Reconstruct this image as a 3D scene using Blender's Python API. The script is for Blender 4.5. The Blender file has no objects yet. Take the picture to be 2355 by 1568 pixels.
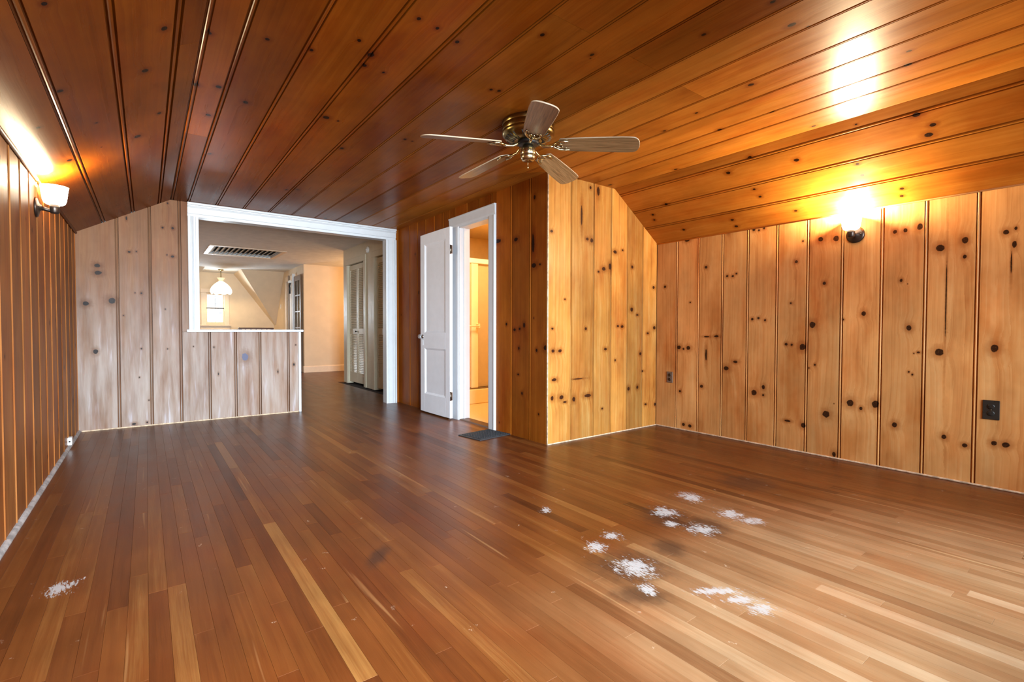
import bpy, bmesh, math, random
from math import sin, cos, pi, radians, sqrt
from mathutils import Matrix, Vector
random.seed(7)
scn = bpy.context.scene
COL = scn.collection

# ------------------------------------------------------------------ camera, sky, daylight, exposure
cam_d = bpy.data.cameras.new('camera'); cam = bpy.data.objects.new('camera', cam_d); COL.objects.link(cam)
cam_d.sensor_width = 36.0
cam_d.lens = 1118.48 / 2355 * 36.0
cam_d.clip_start = 0.02
_y, _p, _r = radians(36.9488), radians(-1.3606), radians(0.1144)
_f = Vector((sin(_y) * cos(_p), cos(_y) * cos(_p), sin(_p)))
_rt = Vector((cos(_y), -sin(_y), 0)); _up = _rt.cross(_f)
_R = _rt * cos(_r) + _up * sin(_r); _U = -_rt * sin(_r) + _up * cos(_r)
cam.matrix_world = Matrix(((_R.x, _U.x, -_f.x, 0), (_R.y, _U.y, -_f.y, 0), (_R.z, _U.z, -_f.z, 1.0), (0, 0, 0, 1)))
scn.camera = cam

world = bpy.data.worlds.new('sky'); scn.world = world; world.use_nodes = True
world.node_tree.nodes['Background'].inputs[0].default_value = (0.80, 0.90, 1.0, 1)
world.node_tree.nodes['Background'].inputs[1].default_value = 2.2

def area(name, loc, rot, sx, sy, power, color, spread=180):
    d = bpy.data.lights.new(name, 'AREA'); d.shape = 'RECTANGLE'; d.size = sx; d.size_y = sy
    d.energy = power; d.color = color; d.spread = radians(spread)
    o = bpy.data.objects.new(name, d); COL.objects.link(o); o.location = loc; o.rotation_euler = rot
    return o
def point(name, loc, power, color, r=0.05):
    d = bpy.data.lights.new(name, 'POINT'); d.energy = power; d.color = color; d.shadow_soft_size = r
    o = bpy.data.objects.new(name, d); COL.objects.link(o); o.location = loc
    return o
DAY = (0.77, 0.90, 1.0)
WARM = (1.0, 0.62, 0.28)
# daylight through the two windows of the wall behind the camera and the dormer window
area('daylight_back_window', (2.75, -1.27, 1.30), (pi / 2 - 0.26, 0, 0), 1.9, 1.3, 105, DAY, 84)
area('daylight_back_window', (0.45, -1.27, 1.30), (pi / 2 - 0.26, 0, 0), 1.2, 1.3, 232, DAY, 84)
area('daylight_dormer_window', (1.47, 15.25, 1.55), (-pi / 2, 0, 0), 0.4, 0.75, 95, DAY)
point('hall_lamp_light', (4.35, 10.5, 1.75), 55, (1.0, 0.60, 0.28), 0.12)
area('bathroom_ceiling_light', (3.5, 4.6, 2.33), (0, 0, 0), 0.5, 0.5, 38, (1.0, 0.66, 0.30))

vs = scn.view_settings
scn.display_settings.display_device = 'sRGB'
vs.view_transform = 'Standard'; vs.look = 'None'; vs.gamma = 1.0; vs.use_curve_mapping = False
vs.exposure = 0.0
scn.cycles.use_denoising = True
scn.cycles.max_bounces = 10; scn.cycles.diffuse_bounces = 6; scn.cycles.glossy_bounces = 4
scn.cycles.sample_clamp_indirect = 6.0
scn.cycles.caustics_reflective = False; scn.cycles.caustics_refractive = False

# ------------------------------------------------------------------ node helpers and materials
class NT:
    def __init__(s, tree): s.t = tree
    def n(s, kind, **kw):
        nd = s.t.nodes.new(kind)
        for k, v in kw.items(): setattr(nd, k, v)
        return nd
    def set(s, sock, v):
        if isinstance(v, bpy.types.NodeSocket): s.t.links.new(v, sock)
        elif v is not None:
            if hasattr(sock.default_value, '__len__') and not hasattr(v, '__len__'): v = [v] * len(sock.default_value)
            if hasattr(v, '__len__') and len(sock.default_value) == 4 and len(v) == 3: v = tuple(v) + (1,)
            sock.default_value = v
    def m(s, op, a, b=None, c=None, clamp=False):
        nd = s.n('ShaderNodeMath', operation=op, use_clamp=clamp)
        for i, v in enumerate((a, b, c)):
            if v is not None: s.set(nd.inputs[i], v)
        return nd.outputs[0]
    def v(s, op, a, b=None):
        nd = s.n('ShaderNodeVectorMath', operation=op); s.set(nd.inputs[0], a)
        if b is not None: s.set(nd.inputs[1], b)
        return nd.outputs['Value'] if op in ('LENGTH', 'DOT_PRODUCT', 'DISTANCE') else nd.outputs[0]
    def comb(s, x, y=0.0, z=0.0):
        nd = s.n('ShaderNodeCombineXYZ'); s.set(nd.inputs[0], x); s.set(nd.inputs[1], y); s.set(nd.inputs[2], z); return nd.outputs[0]
    def sep(s, v):
        nd = s.n('ShaderNodeSeparateXYZ'); s.set(nd.inputs[0], v); return nd.outputs
    def noise(s, vec, scale=1.0, detail=2.0, rough=0.5, dist=0.0):
        nd = s.n('ShaderNodeTexNoise'); s.set(nd.inputs['Vector'], vec)
        s.set(nd.inputs['Scale'], scale); s.set(nd.inputs['Detail'], detail); s.set(nd.inputs['Roughness'], rough); s.set(nd.inputs['Distortion'], dist)
        return nd.outputs['Fac'] if 'Fac' in nd.outputs else nd.outputs[0]
    def step(s, v, a, b, lo=0.0, hi=1.0):
        nd = s.n('ShaderNodeMapRange', interpolation_type='SMOOTHSTEP')
        for i, x in enumerate((v, a, b, lo, hi)): s.set(nd.inputs[i], x)
        return nd.outputs[0]
    def mix(s, f, a, b, mode='MIX'):
        nd = s.n('ShaderNodeMix', data_type='RGBA', blend_type=mode, clamp_factor=True)
        s.set(nd.inputs[0], f); s.set(nd.inputs[6], a); s.set(nd.inputs[7], b); return nd.outputs[2]
    def ramp(s, f, stops):
        nd = s.n('ShaderNodeValToRGB'); el = nd.color_ramp.elements
        while len(el) < len(stops): el.new(0.5)
        for e, (p, c) in zip(el, stops): e.position = p; e.color = tuple(c) + (1,)
        s.set(nd.inputs[0], f); return nd.outputs[0]

def lin(r, g, b):
    return tuple(((c / 255 + 0.055) / 1.055) ** 2.4 if c / 255 > 0.04045 else c / 255 / 12.92 for c in (r, g, b))

def new_mat(name):
    mt = bpy.data.materials.new(name); mt.use_nodes = True
    nt = mt.node_tree; nt.nodes.clear()
    h = NT(nt); out = h.n('ShaderNodeOutputMaterial')
    return mt, h, out

def plain(name, col, rough=0.5, metal=0.0, noise=0.06, scale=12.0, bump=0.0, coat=0.0, emit=None, strength=0.0, trans=0.0, ior=1.45):
    mt, h, out = new_mat(name)
    p = h.n('ShaderNodeBsdfPrincipled'); tc = h.n('ShaderNodeTexCoord').outputs['Object']
    nz = h.noise(tc, scale, 4, 0.6)
    fac = h.step(nz, 0.3, 0.7, 1 - noise, 1 + noise)
    c = h.n('ShaderNodeVectorMath', operation='SCALE'); h.set(c.inputs[0], col); h.set(c.inputs['Scale'], fac)
    h.set(p.inputs['Base Color'], c.outputs[0])
    h.set(p.inputs['Roughness'], h.step(nz, 0.2, 0.8, max(rough - 0.06, 0.02), min(rough + 0.06, 1)))
    p.inputs['Metallic'].default_value = metal; p.inputs['Coat Weight'].default_value = coat
    p.inputs['Transmission Weight'].default_value = trans; p.inputs['IOR'].default_value = ior
    if emit:
        p.inputs['Emission Color'].default_value = tuple(emit) + (1,); p.inputs['Emission Strength'].default_value = strength
    if bump:
        b = h.n('ShaderNodeBump'); b.inputs['Strength'].default_value = bump; b.inputs['Distance'].default_value = 0.01
        h.set(b.inputs['Height'], nz); h.set(p.inputs['Normal'], b.outputs[0])
    h.t.links.new(p.outputs[0], out.inputs[0])
    return mt

# ---- knotty pine: one node group, boards differ by Object Info random and by their own list of knots
def make_pine_group():
    g = bpy.data.node_groups.new('knotty_pine', 'ShaderNodeTree')
    I = g.interface
    for nm, tp in (('Light', 'NodeSocketColor'), ('Mid', 'NodeSocketColor'), ('Dark', 'NodeSocketColor'), ('Knot', 'NodeSocketColor'),
                   ('K', 'NodeSocketFloat'), ('Density', 'NodeSocketFloat'), ('Rough', 'NodeSocketFloat'), ('Bleach', 'NodeSocketFloat'), ('Grain', 'NodeSocketFloat'), ('IOR', 'NodeSocketFloat')):
        I.new_socket(nm, in_out='INPUT', socket_type=tp)
    I.new_socket('Shader', in_out='OUTPUT', socket_type='NodeSocketShader')
    h = NT(g); gi = h.n('NodeGroupInput').outputs; go = h.n('NodeGroupOutput')
    tc = h.n('ShaderNodeTexCoord').outputs['Object']; rnd = h.n('ShaderNodeObjectInfo').outputs['Random']
    P = h.v('ADD', h.v('MULTIPLY', tc, (1, 1, 0)), h.comb(h.m('MULTIPLY', rnd, 37.1), h.m('MULTIPLY', rnd, 91.7)))
    # scattered small knots
    vo = h.n('ShaderNodeTexVoronoi', voronoi_dimensions='2D', feature='F1')
    h.set(vo.inputs['Vector'], h.v('MULTIPLY', P, (5.0, 3.4, 1))); vo.inputs['Scale'].default_value = 1.0
    cr = h.sep(vo.outputs['Color'])[0]
    rr = h.m('MAXIMUM', h.m('MULTIPLY', h.m('DIVIDE', h.m('SUBTRACT', cr, h.m('SUBTRACT', 1.0, gi['Density'])), h.m('ADD', gi['Density'], 0.001)), 0.085), 0.0008)
    k = h.m('DIVIDE', vo.outputs['Distance'], rr)
    K = h.m('MINIMUM', k, gi['K'])
    wob = h.noise(P, 48, 3); wob2 = h.noise(h.v('MULTIPLY', P, (22, 12, 1)), 1, 2)
    K = h.m('MULTIPLY', K, h.m('ADD', 0.42, h.m('ADD', h.m('MULTIPLY', wob, 0.55), h.m('MULTIPLY', wob2, 0.6))))
    knot = h.step(K, 1.02, 0.78)
    halo = h.step(K, 3.0, 0.9); wide = h.step(K, 6.0, 1.0)
    sx, sy, sz = h.sep(P)
    low = h.m('SUBTRACT', h.noise(h.v('MULTIPLY', P, (5, 0.9, 1)), 1.0, 2), 0.5)
    xx = h.m('ADD', sx, h.m('ADD', h.m('MULTIPLY', low, 0.05), h.m('MULTIPLY', wide, 0.018)))
    band = h.noise(h.comb(h.m('MULTIPLY', xx, 22), h.m('MULTIPLY', sy, 0.55)), 1.0, 3, 0.55)
    fine = h.noise(h.comb(h.m('MULTIPLY', xx, 150), h.m('MULTIPLY', sy, 2.4)), 1.0, 2, 0.6)
    wv = h.n('ShaderNodeTexWave', wave_type='BANDS', bands_direction='X', wave_profile='SAW')
    h.set(wv.inputs['Vector'], h.comb(h.m('ADD', h.m('MULTIPLY', xx, 9), h.m('MULTIPLY', band, 0.9)), h.m('MULTIPLY', sy, 0.25)))
    wv.inputs['Scale'].default_value = 1.0; wv.inputs['Distortion'].default_value = 2.2; wv.inputs['Detail'].default_value = 2
    soft = h.noise(h.v('MULTIPLY', P, (7, 1.5, 1)), 1.0, 3)
    t = h.m('ADD', h.m('MULTIPLY', band, 0.36), h.m('ADD', h.m('MULTIPLY', fine, 0.14), h.m('ADD', h.m('MULTIPLY', wv.outputs['Fac'], 0.12), h.m('MULTIPLY', soft, 0.38))))
    nd = h.n('ShaderNodeMapRange'); h.set(nd.inputs[0], h.m('ADD', 0.49, h.m('MULTIPLY', h.m('SUBTRACT', t, 0.49), gi['Grain']))); nd.inputs[1].default_value = 0.26; nd.inputs[2].default_value = 0.72; tn = nd.outputs[0]
    c = h.mix(h.step(tn, 0.0, 0.55), gi['Dark'], gi['Mid']); c = h.mix(h.step(tn, 0.45, 1.0), c, gi['Light'])
    # board to board difference and slow mottling
    r2 = h.n('ShaderNodeTexWhiteNoise', noise_dimensions='1D'); h.set(r2.inputs['W'], h.m('MULTIPLY', rnd, 71.3))
    bv = h.m('ADD', 0.74, h.m('MULTIPLY', r2.outputs['Value'], 0.46))
    mot = h.m('ADD', 0.60, h.m('MULTIPLY', h.noise(h.v('MULTIPLY', P, (4.5, 2.2, 1)), 1.0, 4, 0.6), 0.80))
    sc = h.n('ShaderNodeVectorMath', operation='SCALE'); h.set(sc.inputs[0], c); h.set(sc.inputs['Scale'], h.m('MULTIPLY', bv, mot)); c = sc.outputs[0]
    red = h.step(h.noise(h.v('MULTIPLY', P, (6, 1.1, 1)), 1.0, 2), 0.48, 0.75, 0, 0.5)
    c = h.mix(red, c, h.mix(1.0, c, (1.0, 0.70, 0.50), 'MULTIPLY'))
    dst = h.step(h.noise(h.v('ADD', h.v('MULTIPLY', P, (3.4, 1.2, 1)), (7, 3, 0)), 1.0, 4, 0.6), 0.48, 0.70, 0, 0.85)
    c = h.mix(dst, c, h.mix(1.0, c, (0.80, 0.62, 0.46), 'MULTIPLY'))
    # bleached streaks; the whitest tone paints window glare onto the boards
    bl = h.m('MULTIPLY', gi['Bleach'], h.step(h.noise(h.v('MULTIPLY', P, (13, 1.3, 1)), 1.0, 4, 0.6), 0.10, 0.90), clamp=True)
    bleach_glare = h.mix(h.step(h.noise(h.v('MULTIPLY', P, (19, 1.5, 1)), 1.0, 3, 0.6), 0.55, 0.78), lin(164, 152, 144), lin(204, 202, 210))
    face = h.step(h.sep(tc)[2], -0.006, -0.0015)      # the bleaching and painted glare lie on the faces, the grooves keep their old stain
    c = h.mix(h.m('MULTIPLY', bl, face), c, bleach_glare)
    # knots
    c = h.mix(h.m('MULTIPLY', halo, h.m('ADD', 0.35, h.m('MULTIPLY', wob2, 0.6)), clamp=True), c, h.mix(1.0, c, (0.55, 0.38, 0.26), 'MULTIPLY'))
    core = h.mix(h.step(h.noise(P, 130, 3), 0.5, 0.75, 0, 0.55), gi['Knot'], h.mix(0.35, gi['Knot'], gi['Dark']))
    c = h.mix(h.m('MULTIPLY', knot, 0.96), c, core)
    p = h.n('ShaderNodeBsdfPrincipled'); h.set(p.inputs['Base Color'], c); h.set(p.inputs['IOR'], gi['IOR'])
    h.set(p.inputs['Roughness'], h.m('ADD', gi['Rough'], h.m('MULTIPLY', h.m('SUBTRACT', band, 0.5), 0.18)))
    b = h.n('ShaderNodeBump'); b.inputs['Strength'].default_value = 0.10; b.inputs['Distance'].default_value = 0.004
    h.set(b.inputs['Height'], h.m('ADD', h.m('MULTIPLY', fine, 0.5), low)); h.set(p.inputs['Normal'], b.outputs[0])
    h.t.links.new(p.outputs[0], go.inputs[0])
    return g
PINE = make_pine_group()
def wood(*c, k=1.0): return tuple(v * k for v in lin(*c))
TONES = {   # light, mid, dark, knot, density, rough, bleach
    'right': (wood(216, 170, 112, k=.88), wood(204, 146, 86, k=.88), wood(168, 102, 50, k=.84), lin(34, 17, 10), 0.05, 0.36, 0.0, 0.8),
    'box': (wood(218, 168, 96, k=.58), wood(202, 138, 62, k=.58), wood(164, 96, 34, k=.56), lin(40, 18, 10), 0.05, 0.34, 0.03, 0.95),
    'bath': (wood(164, 96, 30, k=.86), wood(142, 76, 20, k=.86), wood(106, 50, 12, k=.84), lin(24, 11, 5), 0.06, 0.34, 0.0, 0.6),
    'far': (wood(182, 138, 98, k=.46), wood(162, 112, 76, k=.46), wood(132, 84, 54, k=.44), lin(20, 15, 17), 0.04, 0.42, 0.34, 0.7),
    'left': (wood(176, 116, 62, k=.74), wood(152, 94, 48, k=.72), wood(112, 62, 28, k=.66), lin(26, 12, 6), 0.22, 0.46, 0.0, 0.9),
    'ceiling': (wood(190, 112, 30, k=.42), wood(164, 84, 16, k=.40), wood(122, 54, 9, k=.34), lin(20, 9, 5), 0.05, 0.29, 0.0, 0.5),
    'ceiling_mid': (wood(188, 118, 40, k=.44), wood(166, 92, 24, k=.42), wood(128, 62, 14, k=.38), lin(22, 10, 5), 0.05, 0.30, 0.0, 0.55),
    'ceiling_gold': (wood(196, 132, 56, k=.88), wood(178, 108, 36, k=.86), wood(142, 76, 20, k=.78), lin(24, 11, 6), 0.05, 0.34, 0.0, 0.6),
}
def pine(kind, knots=()):
    """a pine material; knots = [(cross, along, r_cross, r_along)] in the board's own coordinates"""
    L, M, D, Kc, den, ro, bl, gr = TONES[kind]
    if kind == 'far' and any(k[2] > 0.03 for k in knots): Kc = lin(84, 86, 108)     # the big blue grey knot of the half wall
    mt, h, out = new_mat('pine_' + kind)
    g = h.n('ShaderNodeGroup'); g.node_tree = PINE
    for n, v in (('Light', L), ('Mid', M), ('Dark', D), ('Knot', Kc), ('Density', den), ('Rough', ro), ('Bleach', bl), ('Grain', gr), ('IOR', {'ceiling': 1.12, 'ceiling_mid': 1.13, 'ceiling_gold': 1.17, 'bath': 1.14}.get(kind, 1.2))): h.set(g.inputs[n], v)
    if knots:
        tc = h.n('ShaderNodeTexCoord').outputs['Object']; k = None
        for a, b, ra, rb in knots:
            d = h.v('LENGTH', h.v('MULTIPLY', h.v('SUBTRACT', tc, (a, b, 0)), (1 / max(ra, .004), 1 / max(rb, .004), 0)))
            k = d if k is None else h.m('MINIMUM', k, d)
        h.set(g.inputs['K'], k)
    else: g.inputs['K'].default_value = 99.0
    if kind == 'far':      # whitish cleaning residue, strongest on the lower half of the wall
        z = h.sep(h.n('ShaderNodeNewGeometry').outputs['Position'])[2]
        h.set(g.inputs['Bleach'], h.step(z, 1.75, 0.50, 0.06, 1.0))
    h.t.links.new(g.outputs[0], out.inputs[0])
    return mt
BASE_PINE = {k: pine(k) for k in TONES}

# ---- oak strip floor, one material for every strip; 'tone' is a face attribute
STAIN_WHITE = [(2.589,1.663,.073,.086),(2.261,1.605,.072,.078),(2.15,1.487,.04,.046),(2.216,1.356,.074,.072),(2.524,1.378,.066,.073),(2.523,1.259,.068,.051),(1.799,1.577,.047,.045),(1.646,1.537,.048,.058),(1.63,1.304,.088,.082),(1.533,1.163,.037,.045),(1.75,.838,.056,.042),(1.733,.994,.1,.033),(1.756,2.021,.029,.045),(-.275,2.524,.05,.059),(1.747,.916,.065,.032)]
STAIN_DARK = [(1.63,1.328,.203,.163),(2.197,1.56,.162,.176),(3.135,1.596,.2,.208),(2.26,1.371,.133,.14),(1.469,1.154,.131,.074),(1.905,1.328,.09,.098),(.803,2.043,.048,.12),(2.925,3.109,.229,.127)]
def make_floor_mat():
    mt, h, out = new_mat('oak_strip_floor')
    pos = h.n('ShaderNodeNewGeometry').outputs['Position']
    tone = h.n('ShaderNodeAttribute', attribute_name='tone').outputs['Fac']
    P = h.v('ADD', h.v('MULTIPLY', pos, (1, 1, 0)), h.comb(h.m('MULTIPLY', tone, 31.0), h.m('MULTIPLY', tone, 57.0)))
    x, y, z = h.sep(P)
    w = h.m('SUBTRACT', h.noise(h.v('MULTIPLY', P, (9, 1.1, 1)), 1, 2), 0.5)
    xx = h.m('ADD', x, h.m('MULTIPLY', w, 0.03))
    band = h.noise(h.comb(h.m('MULTIPLY', xx, 48), h.m('MULTIPLY', y, 1.3)), 1, 3)
    fine = h.noise(h.comb(h.m('MULTIPLY', xx, 260), h.m('MULTIPLY', y, 7)), 1, 2, 0.6)
    big = h.noise(h.v('MULTIPLY', pos, (1.1, 0.9, 0)), 1, 3)
    # pale patch by the windows: worn finish plus window light put into the colour
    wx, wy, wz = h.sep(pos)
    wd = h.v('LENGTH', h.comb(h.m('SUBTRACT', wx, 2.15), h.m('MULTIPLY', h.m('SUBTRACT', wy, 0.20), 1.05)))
    wear_light = h.step(h.m('ADD', wd, h.m('MULTIPLY', h.m('SUBTRACT', big, 0.5), 1.1)), 1.75, 0.30)
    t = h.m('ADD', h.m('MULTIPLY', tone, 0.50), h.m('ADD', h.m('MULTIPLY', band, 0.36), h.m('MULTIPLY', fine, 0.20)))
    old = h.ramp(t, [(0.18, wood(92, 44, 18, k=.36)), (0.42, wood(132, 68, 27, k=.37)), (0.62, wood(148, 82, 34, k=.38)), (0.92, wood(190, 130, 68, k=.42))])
    worn = h.ramp(t, [(0.15, wood(150, 98, 60, k=.5)), (0.42, wood(184, 138, 94, k=.52)), (0.65, wood(200, 160, 118, k=.54)), (0.95, wood(222, 192, 154, k=.56))])  # pale tones for both the wear and the painted window light
    c = h.mix(wear_light, old, worn)
    sap = h.noise(h.comb(h.m('MULTIPLY', xx, 30), h.m('MULTIPLY', y, 0.9)), 1, 1)
    c = h.mix(h.step(sap, 0.70, 0.76, 0, 0.45), c, h.mix(wear_light, wood(190, 136, 84, k=.5), wood(226, 190, 140, k=.6)))
    c = h.mix(h.step(h.noise(h.v('MULTIPLY', pos, (5, 2.2, 0)), 1, 3), 0.45, 0.75, 0, 0.5), c, h.mix(1.0, c, (0.95, 0.66, 0.50), 'MULTIPLY'))
    mot = h.noise(h.v('MULTIPLY', pos, (7, 3.5, 0)), 1, 4)
    sc = h.n('ShaderNodeVectorMath', operation='SCALE'); h.set(sc.inputs[0], c); h.set(sc.inputs['Scale'], h.m('ADD', 0.66, h.m('MULTIPLY', mot, 0.68))); c = sc.outputs[0]
    rt = (0.7992, -0.6011, 0); fw = (0.6011, 0.7992, 0)
    n1 = h.noise(h.v('MULTIPLY', pos, (26, 17, 0)), 1, 4, 0.65); n2 = h.noise(h.v('MULTIPLY', pos, (150, 34, 0)), 1, 4, 0.7)
    def field(lst):
        k = None
        for a, b, ra, rb in lst:
            d = h.v('SUBTRACT', pos, (a, b, 0))
            d = h.v('LENGTH', h.comb(h.m('MULTIPLY', h.v('DOT_PRODUCT', d, rt), 1 / ra), h.m('MULTIPLY', h.v('DOT_PRODUCT', d, fw), 1 / rb)))
            k = d if k is None else h.m('MINIMUM', k, d)
        return k
    dk = h.m('ADD', field(STAIN_DARK), h.m('MULTIPLY', h.m('SUBTRACT', n1, 0.5), 1.2))
    c = h.mix(h.step(dk, 1.25, 0.25, 0, 0.62), c, lin(34, 23, 20))
    wk = h.m('ADD', field(STAIN_WHITE), h.m('ADD', h.m('MULTIPLY', h.m('SUBTRACT', n1, 0.5), 2.2), h.m('MULTIPLY', h.m('SUBTRACT', n2, 0.5), 4.2)))
    white = h.step(wk, 0.92, 0.45)
    c = h.mix(h.m('MULTIPLY', white, 0.80), c, lin(158, 153, 150))
    # fine pale scuffs
    vo = h.n('ShaderNodeTexVoronoi', voronoi_dimensions='2D', feature='F1'); h.set(vo.inputs['Vector'], h.v('ADD', h.v('MULTIPLY', pos, (11, 7, 0)), h.comb(n2, h.m('MULTIPLY', n1, 0.8)))); vo.inputs['Scale'].default_value = 1.0
    sp = h.m('MULTIPLY', h.step(vo.outputs['Distance'], 0.045, 0.02), h.step(h.sep(vo.outputs['Color'])[1], 0.80, 0.95))
    c = h.mix(h.m('MULTIPLY', sp, 0.6), c, lin(196, 168, 142))
    p = h.n('ShaderNodeBsdfPrincipled'); h.set(p.inputs['Base Color'], c); p.inputs['Specular IOR Level'].default_value = 0.36
    rg = h.m('ADD', 0.27, h.m('ADD', h.m('MULTIPLY', mot, 0.12), h.m('MULTIPLY', white, 0.3)))
    h.set(p.inputs['Roughness'], h.m('ADD', rg, h.m('MULTIPLY', wear_light, 0.12)))
    b = h.n('ShaderNodeBump'); b.inputs['Strength'].default_value = 0.12; b.inputs['Distance'].default_value = 0.002
    h.set(b.inputs['Height'], h.m('ADD', fine, h.m('MULTIPLY', mot, 2.0))); h.set(p.inputs['Normal'], b.outputs[0])
    h.t.links.new(p.outputs[0], out.inputs[0])
    return mt
M = {}
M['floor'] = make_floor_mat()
M['dark_back'] = plain('dark_backing', lin(40, 22, 12), 0.9)
M['white'] = plain('white_gloss_paint', lin(202, 206, 210), 0.36, noise=0.02)
M['door'] = plain('white_door_paint', lin(232, 235, 240), 0.40, noise=0.02)
M['cream'] = plain('cream_paint', lin(206, 196, 172), 0.42, noise=0.03)
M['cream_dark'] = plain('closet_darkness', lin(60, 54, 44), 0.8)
M['hall_wall'] = plain('peach_wall_paint', lin(226, 204, 174), 0.75, noise=0.03, scale=5, bump=0.02)
M['hall_trim'] = plain('pale_peach_trim_paint', lin(236, 214, 188), 0.5, noise=0.03)
M['hall_ceiling'] = plain('textured_ceiling_paint', lin(226, 224, 220), 0.85, noise=0.06, scale=6, bump=0.5)
M['bath_wall'] = plain('bathroom_wall_paint', lin(232, 204, 150), 0.55, noise=0.03)
M['bath_floor'] = plain('bathroom_vinyl', lin(226, 200, 150), 0.45, noise=0.10, scale=60)
M['tub'] = plain('tub_enamel', lin(240, 220, 180), 0.25, noise=0.02)
M['brass'] = plain('antique_brass', lin(140, 122, 76), 0.26, metal=1.0, noise=0.05)
M['brass_pale'] = plain('polished_pale_brass', lin(190, 176, 140), 0.24, metal=1.0, noise=0.04)
M['black'] = plain('black_metal', lin(24, 22, 22), 0.45, noise=0.05)
M['bronze'] = plain('dark_bronze', lin(74, 64, 58), 0.36, metal=0.85, noise=0.06)
M['steel'] = plain('dull_steel', lin(150, 140, 126), 0.35, metal=1.0)
M['chrome'] = plain('chrome', lin(210, 210, 210), 0.15, metal=1.0)
M['outlet_dark'] = plain('black_plastic', lin(34, 34, 32), 0.3, noise=0.05)
M['outlet_brown'] = plain('brown_plate', lin(104, 86, 74), 0.35, noise=0.05)
M['slot'] = plain('slot_black', lin(10, 8, 8), 0.7)
M['white_plastic'] = plain('white_plastic', lin(238, 238, 236), 0.35, noise=0.02)
M['rubber'] = plain('dark_grey_rubber', lin(36, 39, 43), 0.7, noise=0.25, scale=90, bump=0.6)
M['rubber_rim'] = plain('grey_rubber_rim', lin(46, 47, 50), 0.6, noise=0.1, scale=60)
M['worn'] = plain('worn_whitish_shoe', lin(150, 144, 142), 0.6, noise=0.35, scale=18)
M['bare'] = plain('bare_edge_wood', lin(190, 164, 136), 0.6, noise=0.35, scale=40)
M['glass_knob'] = plain('clear_glass', (0.95, 0.97, 0.98), 0.05, noise=0.0, trans=0.9)
M['frosted'] = plain('obscured_shower_glass', lin(236, 214, 170), 0.45, noise=0.03, trans=0.35)
M['frost_strip'] = plain('shower_door_stile', lin(246, 232, 200), 0.4, noise=0.02)
M['slat_metal'] = plain('grey_aluminium_slats', lin(172, 168, 166), 0.38, metal=0.75, noise=0.1, scale=20)
M['blade_edge'] = plain('pale_blade_edge', lin(168, 148, 124), 0.4)
M['sconce_glass'] = plain('lit_opal_glass', (0.9, 0.88, 0.82), 0.3, noise=0.0, emit=(1.0, 0.86, 0.62), strength=14.0)
M['pendant_glass'] = plain('lit_milk_glass', (0.9, 0.86, 0.78), 0.3, noise=0.0, emit=(1.0, 0.88, 0.66), strength=2.6)
M['pendant_fitter'] = plain('milk_glass_neck', (0.85, 0.74, 0.56), 0.3, noise=0.0, emit=(1.0, 0.72, 0.40), strength=0.35)
M['brown_shadow'] = plain('brown_door_shadow', lin(116, 84, 52), 0.45, noise=0.1)  # shadow tone of the leaf built in place of a wall shadow
M['taupe'] = plain('taupe_trim', lin(150, 126, 104), 0.5)
M['muntin'] = plain('dark_grey_muntin', lin(84, 80, 78), 0.5)
M['threshold'] = plain('dark_threshold_wood', lin(84, 58, 36), 0.4, noise=0.2, scale=30)
M['rail_wood'] = plain('dark_rail_wood', lin(110, 70, 44), 0.4, noise=0.15, scale=30)
M['wall_plain'] = plain('plain_pine_wall', lin(176, 118, 66), 0.5, noise=0.12, scale=6)
def blade_mat():
    mt, h, out = new_mat('weathered_oak_blade')
    tc = h.n('ShaderNodeTexCoord').outputs['Object']; x, y, z = h.sep(tc)
    g = h.noise(h.comb(h.m('MULTIPLY', x, 5), h.m('MULTIPLY', y, 120)), 1, 4, 0.65)
    c = h.ramp(g, [(0.30, lin(76, 57, 39)), (0.5, lin(124, 97, 67)), (0.72, lin(152, 122, 88))])
    p = h.n('ShaderNodeBsdfPrincipled'); h.set(p.inputs['Base Color'], c); p.inputs['Roughness'].default_value = 0.34
    h.t.links.new(p.outputs[0], out.inputs[0]); return mt
M['blade'] = blade_mat()
def pane_mat():
    mt, h, out = new_mat('window_glass')
    tr = h.n('ShaderNodeBsdfTransparent'); gl = h.n('ShaderNodeBsdfGlossy'); gl.inputs['Roughness'].default_value = 0.02
    fr = h.n('ShaderNodeFresnel'); fr.inputs['IOR'].default_value = 1.45
    mx = h.n('ShaderNodeMixShader'); h.set(mx.inputs[0], fr.outputs[0]); h.t.links.new(tr.outputs[0], mx.inputs[1]); h.t.links.new(gl.outputs[0], mx.inputs[2])
    h.t.links.new(mx.outputs[0], out.inputs[0]); return mt
M['pane'] = pane_mat()

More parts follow.
